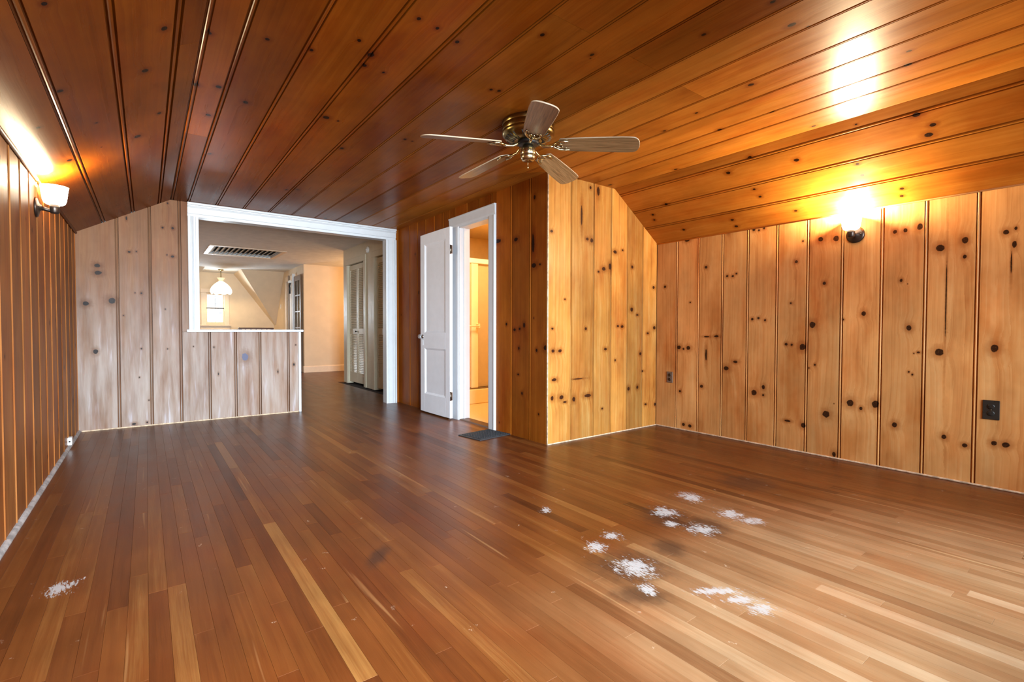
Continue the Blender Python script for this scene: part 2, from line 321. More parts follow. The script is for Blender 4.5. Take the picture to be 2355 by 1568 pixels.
# ------------------------------------------------------------------ mesh helpers
class MB:
    """collects shapes and links them as one mesh object"""
    def __init__(s): s.v = []; s.f = []; s.sm = []
    def add(s, verts, faces, smooth=False, M=None):
        o = len(s.v)
        s.v += [tuple(M @ Vector(p)) if M is not None else tuple(p) for p in verts]
        for f in faces: s.f.append(tuple(o + i for i in f)); s.sm.append(smooth)
        return s
    def box(s, lo, hi, M=None, ch=0.0):
        x0, y0, z0 = lo; x1, y1, z1 = hi
        if ch <= 0:
            return s.add([(x0,y0,z0),(x1,y0,z0),(x1,y1,z0),(x0,y1,z0),(x0,y0,z1),(x1,y0,z1),(x1,y1,z1),(x0,y1,z1)],
                         [(0,3,2,1),(4,5,6,7),(0,1,5,4),(1,2,6,5),(2,3,7,6),(3,0,4,7)], M=M)
        bm = bmesh.new(); bmesh.ops.create_cube(bm, size=1.0)
        for v in bm.verts: v.co = Vector(((x0+x1)/2 + v.co.x*(x1-x0), (y0+y1)/2 + v.co.y*(y1-y0), (z0+z1)/2 + v.co.z*(z1-z0)))
        bmesh.ops.bevel(bm, geom=bm.edges[:], offset=ch, segments=1, affect='EDGES')
        bm.verts.index_update()
        s.add([tuple(v.co) for v in bm.verts], [tuple(v.index for v in f.verts) for f in bm.faces], M=M); bm.free(); return s
    def lathe(s, prof, n=24, M=None, smooth=True, wob=None):
        """prof = [(r, z)] turned about z; wob(angle, r, z) -> (r, z)"""
        rings = []; vs = []; fs = []
        for r, z in prof:
            if r < 1e-6: rings.append([len(vs)]); vs.append((0, 0, z)); continue
            ring = []
            for i in range(n):
                a = 2*pi*i/n; rr, zz = wob(a, r, z) if wob else (r, z)
                ring.append(len(vs)); vs.append((rr*cos(a), rr*sin(a), zz))
            rings.append(ring)
        for A, B in zip(rings, rings[1:]):
            if len(A) == 1 and len(B) == 1: continue
            for i in range(n):
                j = (i+1) % n
                if len(A) == 1: fs.append((A[0], B[i], B[j]))
                elif len(B) == 1: fs.append((A[j], A[i], B[0]))
                else: fs.append((A[i], B[i], B[j], A[j]))
        return s.add(vs, fs, smooth, M)
    def tube(s, pts, r, n=8, M=None, smooth=True):
        pts = [Vector(p) for p in pts]; R = r if hasattr(r, '__len__') else [r]*len(pts)
        vs = []; fs = []; prev = None
        for i, p in enumerate(pts):
            t = (pts[min(i+1, len(pts)-1)] - pts[max(i-1, 0)]).normalized()
            a = Vector((0,0,1)) if abs(t.z) < 0.9 else Vector((1,0,0))
            if prev is not None: a = prev
            u = t.cross(a).normalized() if prev is None else (prev - t*prev.dot(t)).normalized()
            prev = u; w = t.cross(u)
            for k in range(n):
                an = 2*pi*k/n; vs.append(tuple(p + (u*cos(an) + w*sin(an))*R[i]))
        for i in range(len(pts)-1):
            for k in range(n): fs.append((i*n+k, i*n+(k+1)%n, (i+1)*n+(k+1)%n, (i+1)*n+k))
        fs.append(tuple(reversed(range(n)))); fs.append(tuple((len(pts)-1)*n+k for k in range(n)))
        return s.add(vs, fs, smooth, M)
    def prism(s, poly, d, M=None):
        """polygon of 3D points pushed along the vector d"""
        d = Vector(d); n = len(poly); P = [Vector(p) for p in poly]
        vs = [tuple(p) for p in P] + [tuple(p + d) for p in P]
        return s.add(vs, [tuple(range(n)), tuple(reversed(range(n, 2*n)))] + [(i, i+n, (i+1) % n + n, (i+1) % n) for i in range(n)], M=M)
    def build(s, name, mat, parent=None, loc=None, matrix=None, fix=True):
        me = bpy.data.meshes.new(name)
        org = Vector(loc) if loc is not None else Vector((0,0,0))
        me.from_pydata([tuple(Vector(p) - org) for p in s.v], [], s.f)
        me.polygons.foreach_set('use_smooth', s.sm)
        if fix:
            bm = bmesh.new(); bm.from_mesh(me); bmesh.ops.recalc_face_normals(bm, faces=bm.faces[:]); bm.to_mesh(me); bm.free()
        me.materials.append(mat)
        o = bpy.data.objects.new(name, me); COL.objects.link(o)
        if matrix is not None: o.matrix_local = matrix
        else: o.location = org
        if parent is not None: o.parent = parent
        return o
def tag(o, label=None, cat=None, group=None, kind=None):
    for k, v in (('label', label), ('category', cat), ('group', group), ('kind', kind)):
        if v: o[k] = v
    return o
def empty(name, loc, rz=0.0):
    o = bpy.data.objects.new(name, None); COL.objects.link(o); o.location = loc; o.rotation_euler = (0, 0, rz); o.empty_display_size = 0.05
    return o
def copy_tree(o, parent=None):
    c = o.copy(); COL.objects.link(c); c.parent = parent
    for ch in list(o.children): copy_tree(ch, c)
    return c
def frame(cross, along, normal, origin):
    c, a, n, o = (Vector(t) for t in (cross, along, normal, origin))
    return Matrix(((c.x, a.x, n.x, o.x), (c.y, a.y, n.y, o.y), (c.z, a.z, n.z, o.z), (0, 0, 0, 1)))

def plank(parent, kind, Mx, w, y0, y1, knots3=(), bead=0.010, g=0.0068, d=0.013, last=False, breaks=(), name='plank', bh=0.001):
    """one tongue and groove board; local x across, y along, z out of the wall.  y0 / y1 numbers or functions of x.
    The right hand edge carries a rounded bead between two grooves."""
    if last or w < 0.07: prof = [(0.001, -d), (0.003, 0.0), (w - 0.001, 0.0)]
    else:
        e = w - 2*g - bead
        prof = [(0.001, -d), (0.0025, 0.0), (e, 0.0), (e + 0.25*g, -d), (e + 0.8*g, -d), (e + 1.0*g, -0.0015), (e + g + bead*0.3, bh),
                (e + g + bead*0.7, bh), (e + g + bead, -0.0015), (e + 1.2*g + bead, -d), (w - 0.001, -d)]
    for b in breaks:
        for i in range(len(prof) - 1):
            if prof[i][0] < b - 1e-4 and prof[i+1][0] > b + 1e-4:
                t = (b - prof[i][0]) / (prof[i+1][0] - prof[i][0])
                prof.insert(i+1, (b, prof[i][1] + t*(prof[i+1][1] - prof[i][1]))); break
    back = [(w - 0.001, -0.019), (0.001, -0.019)]
    for b in breaks:
        if 0.002 < b < w - 0.002: back.insert(1, (b, -0.019))
    P = prof + back; n = len(P)
    f0 = y0 if callable(y0) else (lambda x: y0); f1 = y1 if callable(y1) else (lambda x: y1)
    yc = (f0(w/2) + f1(w/2)) / 2
    vs = [(x, f0(x) - yc, z) for x, z in P] + [(x, f1(x) - yc, z) for x, z in P]
    fs = [tuple(range(n)), tuple(reversed(range(n, 2*n)))] + [(i, (i+1) % n, (i+1) % n + n, i + n) for i in range(n)]
    mb = MB(); mb.add(vs, fs)
    Mo = Mx @ Matrix.Translation((0, yc, 0))
    inv = Mo.inverted(); loc = []
    for p, ra, rb in knots3:
        q = inv @ Vector(p)
        if -ra*1.2 < q.x < w + ra*1.2 and f0(w/2) - yc - rb < q.y < f1(w/2) - yc + rb and abs(q.z) < 0.06: loc.append((q.x, q.y, ra, rb))
    mat = pine(kind, loc) if loc else BASE_PINE[kind]
    return mb.build(name, mat, parent, matrix=Mo)

def structure(mb, name, mat, label=None, parent=None):
    return tag(mb.build(name, mat, parent), label, None, None, 'structure')

# ------------------------------------------------------------------ the room's measures (metres, z = 0 on the floor)
XL, XR, YF, YB = -0.535, 4.27, 6.24, -1.2          # left wall, right wall, far wall, wall behind the camera
XB, YC = 2.76, 3.16                                # bathroom side wall, its front wall
ZC, ZL, ZR = 2.348, 1.919, 1.890                   # flat ceiling, tops of the left and right knee walls
FL, FR = 0.219, 3.605                              # folds of the ceiling
HZ = 2.48                                          # hall ceiling
KN = {
'right': [(3.061,1.442,0.0148,0.0126),(2.769,1.269,0.009,0.008),(2.89,0.824,0.0234,0.0206),(2.784,0.822,0.0226,0.0202),(2.839,0.81,0.0115,0.0102),(2.81,1.882,0.0317,0.0161),(2.873,0.386,0.014,0.0124),(2.83,0.056,0.0185,0.0164),(2.759,0.053,0.0203,0.0182),(2.604,1.596,0.0149,0.0137),(2.492,0.94,0.0245,0.0115),(2.59,0.935,0.0296,0.0078),(2.638,0.456,0.0173,0.0158),(2.594,0.759,0.0106,0.0588),(2.392,1.494,0.0118,0.0113),(2.339,1.489,0.0116,0.0112),(2.305,1.508,0.0096,0.0093),(2.304,0.71,0.023,0.013),(2.391,0.645,0.0276,0.0227),(2.132,0.448,0.0252,0.0253),(2.052,0.435,0.0105,0.0107),(2.156,1.095,0.0127,0.0127),(2.102,1.103,0.0107,0.0107),(2.044,1.084,0.0104,0.0106),(2.152,1.877,0.0144,0.0144),(2.107,1.866,0.0089,0.0089),(2.064,1.876,0.0105,0.0106),(1.837,1.222,0.008,0.0085),(1.799,1.56,0.0126,0.0134),(1.869,0.881,0.013,0.0137),(1.824,0.877,0.0096,0.0102),(1.74,0.863,0.0246,0.0267),(1.75,1.721,0.0077,0.0083),(1.85,0.242,0.0258,0.0103),(1.727,0.224,0.0185,0.0201),(1.59,1.368,0.013,0.0145),(1.671,1.043,0.0239,0.0263),(1.622,1.718,0.019,0.021),(1.514,1.707,0.0209,0.0237),(1.561,0.338,0.0244,0.0275),(1.648,0.723,0.0075,0.0082),(1.691,0.694,0.0061,0.0066),(1.323,1.123,0.0168,0.0198),(1.456,1.081,0.0069,0.0079),(1.398,0.447,0.0241,0.0281),(1.329,0.414,0.0117,0.0138),(1.24,0.456,0.0249,0.0302),(1.102,1.352,0.0093,0.0116),(1.144,1.699,0.0131,0.016),(1.084,1.701,0.0127,0.0158),(1.003,1.712,0.0178,0.0226),(1.053,1.017,0.016,0.0201),(0.997,0.847,0.01,0.0071),(1.022,0.839,0.0045,0.0057),(1.048,0.708,0.0057,0.0072),(1.028,0.691,0.0057,0.0072),(1.123,0.323,0.0166,0.0206),(0.892,1.553,0.0231,0.0234),(0.77,1.587,0.0169,0.0227),(0.77,1.48,0.0099,0.0133),(0.888,0.852,0.0232,0.0263),(0.852,0.286,0.0136,0.0179),(0.748,0.248,0.0149,0.0134),(0.581,1.61,0.0144,0.0165),(0.539,1.626,0.0079,0.0113),(0.544,1.529,0.0106,0.0226),(0.555,1.417,0.0027,0.0758),(0.858,1.218,0.0021,0.2739),(0.62,0.887,0.0194,0.0271),(0.612,0.287,0.0148,0.0169),(0.559,0.287,0.018,0.0166)],
'box': [(2.8,1.846,0.0171,0.0127),(3.237,1.828,0.0193,0.0135),(3.295,1.821,0.022,0.0238),(3.274,2.302,0.0146,0.0152),(3.378,2.286,0.02,0.0445),(3.617,1.747,0.0267,0.0178),(3.725,1.775,0.0137,0.009),(3.46,1.573,0.0282,0.0192),(3.387,1.541,0.0151,0.0104),(3.545,1.602,0.0209,0.0318),(3.872,1.623,0.017,0.0165),(3.868,1.2,0.0228,0.0222),(3.955,1.148,0.0174,0.0112),(4.214,1.438,0.0185,0.0154),(3.665,1.034,0.0162,0.0108),(3.725,1.031,0.022,0.0145),(4.123,0.963,0.0182,0.0115),(4.23,1.02,0.0218,0.0193),(3.488,0.815,0.0207,0.0141),(4.007,0.756,0.0177,0.017),(3.224,1.008,0.0145,0.0136),(2.815,1.007,0.0129,0.0097),(2.961,1.267,0.0112,0.0082),(2.823,0.814,0.0195,0.0145),(2.903,0.812,0.0221,0.0163),(2.839,0.562,0.0283,0.0146),(3.628,0.703,0.0107,0.0126),(3.829,0.413,0.0198,0.0204),(3.964,0.418,0.0175,0.0189),(4.045,0.578,0.0149,0.0095),(2.924,0.401,0.0268,0.0198),(2.966,0.356,0.0226,0.0099),(2.814,0.402,0.0194,0.0227),(3.254,0.391,0.0441,0.0172),(3.121,0.553,0.0663,0.0051),(3.449,0.251,0.0128,0.0089),(4.1,0.233,0.0181,0.0115),(4.251,0.219,0.0157,0.0176),(3.076,0.371,0.0186,0.0235),(3.162,2.032,0.0118,0.1002)],
'far': [(-0.374,1.615,0.0239,0.0207),(-0.37,1.544,0.0279,0.0208),(-0.463,1.242,0.0253,0.0231),(-0.268,1.275,0.0287,0.0316),(-0.127,1.772,0.0127,0.0107),(-0.069,1.781,0.0064,0.0081),(-0.144,2.105,0.0063,0.0186),(0.196,2.308,0.0068,0.0083),(0.15,2.05,0.009,0.011),(0.236,2.054,0.0115,0.0139),(0.184,1.771,0.0057,0.0069),(0.232,1.758,0.015,0.0125),(-0.085,1.363,0.0053,0.0067),(-0.034,1.362,0.0086,0.0108),(0.163,1.205,0.0057,0.0069),(-0.18,1.132,0.0052,0.0067),(-0.397,0.776,0.0186,0.0244),(-0.041,0.797,0.0068,0.0085),(0.177,0.789,0.0057,0.007),(-0.111,0.032,0.0187,0.0119),(-0.003,0.037,0.0082,0.0103),(-0.061,0.504,0.0054,0.0068),(0.014,0.264,0.0055,0.0069),(0.896,0.679,0.0339,0.0451),(1.237,0.497,0.0066,0.0162),(0.633,0.502,0.0058,0.0152),(0.593,0.798,0.0072,0.0084),(1.436,0.809,0.0069,0.0073),(0.405,0.81,0.0055,0.0066)],
'bath': [(3.903,1.862,0.0519,0.0201),(3.612,1.837,0.0314,0.0191),(3.347,1.57,0.0333,0.0213),(3.265,1.569,0.0139,0.009),(3.63,0.997,0.0186,0.0145),(3.552,1.006,0.0155,0.0127),(3.758,1.05,0.0139,0.0148),(3.564,0.826,0.013,0.0159),(3.308,0.815,0.0142,0.0152),(3.185,0.842,0.027,0.0238),(3.573,0.582,0.0156,0.0096),(3.516,0.412,0.0128,0.0143),(3.277,0.252,0.0094,0.0107),(3.36,1.762,0.0192,0.0914)],
'ceil': [(-0.257,2.246,0.0099,0.0124),(0.246,2.63,0.0123,0.0154),(0.468,2.522,0.0098,0.0122),(0.656,2.491,0.0101,0.0127),(0.238,3.224,0.0165,0.0207),(0.34,3.178,0.015,0.0188),(0.49,3.295,0.016,0.0201),(0.33,3.632,0.0151,0.0189),(0.012,2.932,0.0157,0.0197),(-0.293,2.961,0.0133,0.0167),(-0.412,3.338,0.0103,0.0129),(-0.358,3.991,0.0163,0.0204),(0.936,3.218,0.0191,0.0239),(1.011,3.226,0.0078,0.0097),(-0.027,3.882,0.0207,0.0259),(-0.2,3.468,0.0073,0.0091),(0.964,1.959,0.0098,0.0122),(1.06,1.97,0.0094,0.0117),(0.813,2.273,0.0098,0.0122),(0.909,2.47,0.0123,0.0153),(1.014,2.476,0.0079,0.0098),(1.467,1.723,0.011,0.0137),(1.568,2.285,0.0101,0.0126),(1.612,2.27,0.011,0.0138),(1.486,3.245,0.0117,0.0146),(1.543,3.247,0.0064,0.0081),(0.929,3.218,0.0153,0.0191),(1.011,3.223,0.0078,0.0097),(1.184,2.007,0.0112,0.0141),(1.783,1.727,0.0037,0.0047),(1.184,3.691,0.0156,0.0195),(2.075,0.981,0.0101,0.0127),(2.298,1.004,0.014,0.0175),(2.367,0.964,0.0047,0.0059),(2.053,1.276,0.0097,0.0121),(2.606,0.832,0.0143,0.0179),(2.963,0.753,0.0102,0.0128),(3.11,0.793,0.0161,0.0202),(3.26,0.981,0.0118,0.0147),(2.676,1.375,0.0145,0.0182),(2.752,1.755,0.0088,0.011),(3.104,1.806,0.0143,0.0178),(2.826,2.043,0.0108,0.0135),(3.546,1.4,0.0117,0.0146),(3.668,1.887,0.0133,0.0167),(3.778,1.601,0.0153,0.0191),(3.739,2.097,0.0141,0.0176),(3.576,2.468,0.0148,0.0185),(3.693,0.896,0.0169,0.0211),(3.778,0.838,0.0137,0.0171),(3.832,0.868,0.0183,0.0229),(3.65,1.192,0.0056,0.0071),(3.921,1.978,0.0099,0.0124),(3.994,1.966,0.0114,0.0143),(3.91,1.265,0.0097,0.0121),(3.998,1.263,0.0111,0.0138),(3.872,2.773,0.0147,0.0184),(3.943,2.973,0.012,0.015),(3.999,2.998,0.0104,0.013),(4.152,2.286,0.0125,0.0156),(4.221,2.286,0.0126,0.0157),(4.175,1.77,0.0099,0.0124),(4.16,2.777,0.0119,0.0149),(4.154,1.079,0.0109,0.0136),(4.209,1.092,0.0098,0.0123)],
}
def zl(x): return min(ZC, ZL + (x - XL) * (ZC - ZL) / (FL - XL))
def zr(x): return min(ZC, ZR + (XR - x) * (ZC - ZR) / (XR - FR))

# ---- floor: dark sub floor, 300 nearest-looking oak strips as parts, the rest as one part
mb = MB(); mb.box((XL - 0.02, YB - 0.02, -0.10), (5.0, 15.0, -0.016))
floor = structure(mb, 'floor', M['dark_back'], 'worn brown oak strip floor with pale paint stains')
PW = 0.0588
rng = random.Random(3)
strips = []
nrow = int((5.0 - XL) / PW) + 1
camM = cam.matrix_world.inverted()
for i in range(nrow):
    x0 = XL + i * PW; x1 = min(x0 + PW, 5.0); xm = (x0 + x1) / 2
    y = YB - rng.random() * 1.1
    while y < 13.6:
        ln = rng.uniform(0.45, 1.75); a, b = max(y, YB), min(y + ln, 13.6); y += ln
        if b - a < 0.05: continue
        pieces = [(a, b)]
        if xm > XB + 0.10 and xm < XR:      # under the bathroom and the closets there is no strip floor
            pieces = [(a, min(b, YC + 0.01))] if a < YC else []
            if b > 9.3: pieces.append((max(a, 9.3), b))
        elif xm >= XR: pieces = [(max(a, 9.3), b)] if b > 9.3 else []
        for (p, q) in pieces:
            if q - p < 0.04: continue
            ym = min(max((p + q) / 2, 1.2), q); c = camM @ Vector((xm, ym, 0))
            seen = -c.z > 0.3 and abs(c.x / -c.z) < 1.08 and (c.y / -c.z) > -0.75
            area_px = PW * (q - p) / (max(-c.z, 0.3) ** 3) if seen else 0.0
            tn = rng.random(); tn = 0.45 + (tn - 0.5) * (0.6 if rng.random() < 0.88 else 1.5)
            strips.append((area_px, x0, x1, p, q, min(max(tn, 0.0), 1.0)))
strips.sort(reverse=True)
def strip_geo(x0, x1, p, q):
    g = 0.0002; c = 0.0005
    return [(x0+g,p+g,-0.016),(x1-g,p+g,-0.016),(x1-g,q-g,-0.016),(x0+g,q-g,-0.016),(x0+g,p+g,-0.0005),(x1-g,p+g,-0.0005),(x1-g,q-g,-0.0005),(x0+g,q-g,-0.0005),
            (x0+g+c,p+g+c,0),(x1-g-c,p+g+c,0),(x1-g-c,q-g-c,0),(x0+g+c,q-g-c,0)]
SF = [(0,3,2,1),(0,1,5,4),(1,2,6,5),(2,3,7,6),(3,0,4,7),(4,5,9,8),(5,6,10,9),(6,7,11,10),(7,4,8,11),(8,9,10,11)]
def set_tone(o, vals):
    at = o.data.attributes.new('tone', 'FLOAT', 'FACE'); at.data.foreach_set('value', vals)
for k, (ar, x0, x1, p, q, tn) in enumerate(strips[:299]):
    mb = MB(); mb.add(strip_geo(x0, x1, p, q), SF)
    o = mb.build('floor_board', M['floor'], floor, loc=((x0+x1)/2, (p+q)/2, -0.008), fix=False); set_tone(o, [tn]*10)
mb = MB(); vals = []
for ar, x0, x1, p, q, tn in strips[299:]: mb.box((x0 + 0.0002, p + 0.0002, -0.016), (x1 - 0.0002, q - 0.0002, 0.0)); vals += [tn]*6
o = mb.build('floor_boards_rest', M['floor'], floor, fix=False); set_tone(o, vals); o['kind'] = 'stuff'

# ---- ceiling: flat part and two slopes, each board a part
mb = MB(); T = 0.08
mb.prism([(XL, YB, ZL+0.02), (FL, YB, ZC+0.02), (FR, YB, ZC+0.02), (FR, YB, ZC+0.02+T), (FL, YB, ZC+0.02+T), (XL, YB, ZL+0.02+T)], (0, YF + 0.1 - YB, 0))
mb.prism([(FR, YB, ZC+0.02), (XR, YB, ZR+0.02), (XR, YB, ZR+0.02+T), (FR, YB, ZC+0.02+T)], (0, YC + 0.1 - YB, 0))
ceiling = structure(mb, 'ceiling', M['dark_back'], 'varnished brown pine board ceiling with sloped sides')
ck = [((x, y, min(zl(x), zr(x))), ra, rb) for x, y, ra, rb in KN['ceil']]
def in_board(lo, hi):   # knots whose x lies on the board
    return [k for k in ck if lo - k[1] < k[0][0] < hi + k[1]]
flat = [0.219, 0.363, 0.618, 0.878, 1.135, 1.384, 1.643, 1.891, 2.148, 2.371, 2.62, 2.843, 3.104, 3.31, 3.605]
cuts = {0: 4.055, 5: 1.585, 7: 1.597, 9: 1.615}
for i in range(len(flat) - 1):
    lo, hi = flat[i], flat[i+1]
    yend = YF + 0.03 if lo < 2.8 else YC + 0.018
    segs = [(YB, yend)] if i not in cuts else [(YB, cuts[i] - 0.0008), (cuts[i] + 0.0008, yend)]
    for a, b in segs:
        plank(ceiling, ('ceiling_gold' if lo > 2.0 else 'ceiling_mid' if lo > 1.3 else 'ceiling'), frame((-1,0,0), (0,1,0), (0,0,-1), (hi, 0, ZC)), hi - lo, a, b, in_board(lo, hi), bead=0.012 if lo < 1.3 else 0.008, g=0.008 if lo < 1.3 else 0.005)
cL = Vector((XL - FL, 0, ZL - ZC)); lenL = cL.length; cL.normalize()
ed = [0.219, 0.111, -0.106, -0.334, -0.535]
for i in range(4):
    s0 = (FL - ed[i]) / (FL - XL) * lenL; s1 = (FL - ed[i+1]) / (FL - XL) * lenL
    segs = [(YB, YF + 0.03)] if i else [(YB, 2.735), (2.7366, YF + 0.03)]
    for a, b in segs:
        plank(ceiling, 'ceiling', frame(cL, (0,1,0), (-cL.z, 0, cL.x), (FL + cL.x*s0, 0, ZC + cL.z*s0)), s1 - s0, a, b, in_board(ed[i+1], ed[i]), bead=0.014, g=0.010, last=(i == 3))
cR = Vector((FR - XR, 0, ZC - ZR)); lenR = cR.length; cR.normalize()
ed = [4.27, 4.064, 3.87, 3.671, 3.605]
for i in range(4):
    s0 = (XR - ed[i]) / (XR - FR) * lenR; s1 = (XR - ed[i+1]) / (XR - FR) * lenR
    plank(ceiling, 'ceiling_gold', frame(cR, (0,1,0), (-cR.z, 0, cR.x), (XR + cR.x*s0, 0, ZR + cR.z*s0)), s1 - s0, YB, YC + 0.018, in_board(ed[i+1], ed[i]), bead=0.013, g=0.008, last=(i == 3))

# ---- right knee wall
mb = MB(); mb.box((XR + 0.0195, YB, 0), (XR + 0.10, YC + 0.1, ZR + 0.02))
wall_right = structure(mb, 'wall_right', M['dark_back'], 'low knee wall of honey coloured knotty pine boards')
kr = [((XR, y, z), ra, rb) for y, z, ra, rb in KN['right']]
ys = [3.16] + [y - 0.012 for y in (2.921, 2.683, 2.439, 2.202, 1.951, 1.712, 1.47, 1.218, 0.969, 0.708)]
while ys[-1] > YB + 0.3: ys.append(ys[-1] - 0.25)
ys.append(YB)
for a, b in zip(ys, ys[1:]):
    plank(wall_right, 'right', frame((0,-1,0), (0,0,1), (-1,0,0), (XR, a, 0)), a - b, 0.0, ZR, [k for k in kr if b - 0.03 < k[0][1] < a + 0.03])

# ---- left knee wall
mb = MB(); mb.box((XL - 0.10, YB, 0), (XL - 0.0195, YF + 0.1, ZL + 0.02))
wall_left = structure(mb, 'wall_left', M['dark_back'], 'low knee wall of brown pine boards with narrow beads')
ys = [YF]
while ys[-1] > YB + 0.3: ys.append(ys[-1] - 0.2528)
ys.append(YB); ys.reverse()
for a, b in zip(ys, ys[1:]):
    plank(wall_left, 'left', frame((0,1,0), (0,0,1), (1,0,0), (XL, a, 0)), b - a, 0.0, ZL, bead=0.013, g=0.006, bh=0.004)

# ---- far wall: boards left of the opening and the half wall under the sill
kf = [((x, YF, z), ra, rb) for x, z, ra, rb in KN['far']]
mb = MB()
mb.prism([(XL, YF + 0.0195, 0), (0.37, YF + 0.0195, 0), (0.37, YF + 0.0195, ZC), (FL, YF + 0.0195, ZC), (XL, YF + 0.0195, ZL)], (0, 0.09, 0))
mb.box((0.37, YF + 0.0195, 0), (1.468, YF + 0.11, 0.965))
mb.box((0.37, YF + 0.0195, 2.26), (2.70, YF + 0.11, 2.52)); mb.box((2.68, YF + 0.0195, 0), (XB + 0.02, YF + 0.11, 2.52))
wall_far = structure(mb, 'wall_far', M['dark_back'], 'end wall of bleached pine boards with half wall under the opening')
e = 0.016
fx = [XL, -0.226 + e, 0.036 + e, 0.289 + e, 0.549 + e, 0.798 + e, 1.045 + e, 1.348 + e, 1.468]
FM = lambda x: frame((1,0,0), (0,0,1), (0,-1,0), (x, YF, 0))
for i in range(8):
    a, b = fx[i], fx[i+1]; kk = [k for k in kf if a - 0.04 < k[0][0] < b + 0.04]
    if i < 3: plank(wall_far, 'far', FM(a), b - a, 0.0, (lambda x, a=a: zl(a + x)), kk, breaks=(FL - a,), g=0.0085, d=0.015)
    else: plank(wall_far, 'far', FM(a), b - a, 0.0, 0.966, kk, g=0.0085, d=0.015, last=(i == 7))
plank(wall_far, 'far', FM(0.289 + e), 0.065, 0.968, ZC, [], last=True)
plank(wall_far, 'bath', FM(2.716), 0.044, 0.0, ZC, [], last=True)

# ---- bathroom side wall and its front
mb = MB()
mb.box((XB + 0.0195, YC + 0.02, 0), (XB + 0.11, 4.045, ZC)); mb.box((XB + 0.0195, 4.64, 0), (XB + 0.11, YF, ZC)); mb.box((XB + 0.0195, 4.045, 2.14), (XB + 0.11, 4.64, ZC))
wall_bath = structure(mb, 'wall_bathroom_side', M['dark_back'], 'dark brown pine board wall around the open white door')
kb = [((XB, y, z), ra, rb) for y, z, ra, rb in KN['bath']]
BMx = lambda y: frame((0,-1,0), (0,0,1), (-1,0,0), (XB, y, 0))
for a, b, z0 in ((YF, 5.880, 0), (5.880, 5.65, 0), (5.65, 5.425, 0), (5.425, 5.20, 0), (5.20, 4.978, 0), (4.978, 4.832, 0), (4.832, 4.711, 2.238), (4.711, 4.464, 2.238),
                 (4.464, 4.228, 2.238), (4.228, 3.996, 2.238), (3.996, 3.931, 2.238), (3.931, 3.673, 0), (3.673, 3.387, 0), (3.387, YC + 0.0195, 0)):
    plank(wall_bath, 'bath', BMx(a), a - b, z0, ZC, [k for k in kb if b - 0.03 < k[0][1] < a + 0.03 and z0 == 0], bead=0.014, g=0.007, last=(b < 3.2), bh=0.003)
mb = MB(); mb.prism([(XB + 0.02, YC + 0.0195, 0), (XR, YC + 0.0195, 0), (XR, YC + 0.0195, ZR), (FR, YC + 0.0195, ZC), (XB + 0.02, YC + 0.0195, ZC)], (0, 0.08, 0))
wall_front = structure(mb, 'wall_bathroom_front', M['dark_back'], 'bright orange pine board wall with slanted corner at the right')
kx = [((x, YC, z), ra, rb) for x, z, ra, rb in KN['box']]
xs = [XB, 3.033 + .008, 3.322 + .008, 3.559 + .008, 3.793 + .008, 4.034 + .008, XR]
for a, b in zip(xs, xs[1:]):
    plank(wall_front, 'box', frame((1,0,0), (0,0,1), (0,-1,0), (a, YC, 0)), b - a, 0.0, (lambda x, a=a: zr(a + x)), [k for k in kx if a - 0.03 < k[0][0] < b + 0.03], breaks=(FR - a,), bead=0.008, g=0.004, d=0.006)
mb = MB(); mb.tube([(XB + 0.002, YC + 0.002, 0.0), (XB + 0.002, YC + 0.002, ZC)], 0.006, 8); structure(mb, 'trim_1', M['bare'], 'thin pale corner bead between dark and bright pine walls')

# ---- wall behind the camera with two window openings (not in view)
mb = MB(); y0, y1 = YB - 0.1, YB
mb.box((XL, y0, 0), (XR, y1, 0.62)); mb.box((XL, y0, 1.98), (XR, y1, ZC + 0.1))
for a, b in ((XL, -0.2), (1.1, 1.75), (3.75, XR)): mb.box((a, y0, 0.62), (b, y1, 1.98))
structure(mb, 'wall_back', M['wall_plain'], 'pine wall behind the viewpoint with two window openings')

# ---- shoe strips and mouldings
mb = MB(); q = [(0, 0), (0.020, 0), (0.0196, 0.006), (0.015, 0.015), (0.007, 0.019), (0, 0.020)]
mb.prism([(XL + a, YB, b) for a, b in q], (0, YF - YB, 0)); structure(mb, 'baseboard_left', M['worn'], 'worn whitish quarter round along the left wall')
mb = MB(); mb.box((XR - 0.012, YB, 0), (XR, YC, 0.012), ch=0.003); structure(mb, 'baseboard_right', M['bare'], 'thin pale bare edge strip under the right wall')
mb = MB(); mb.box((XB, YC - 0.010, 0), (XR - 0.012, YC, 0.010), ch=0.003); structure(mb, 'baseboard_front', M['bare'], 'thin pale edge strip under the orange pine wall')
mb = MB(); mb.box((XL + 0.026, YF - 0.010, 0), (1.468, YF, 0.012), ch=0.003); structure(mb, 'baseboard_far', M['bare'], 'thin pale edge strip under the bleached half wall')
mb = MB(); mb.tube([(XL + 0.010, YB, ZL - 0.004), (XL + 0.010, YF, ZL - 0.004)], 0.010, 8); structure(mb, 'trim_2', BASE_PINE['left'], 'slim round moulding along the top of the left wall')
mb = MB(); mb.tube([(XR - 0.006, YB, ZR - 0.002), (XR - 0.006, YC, ZR - 0.002)], 0.006, 8); structure(mb, 'trim_3', BASE_PINE['right'], 'slim round moulding along the top of the right wall')

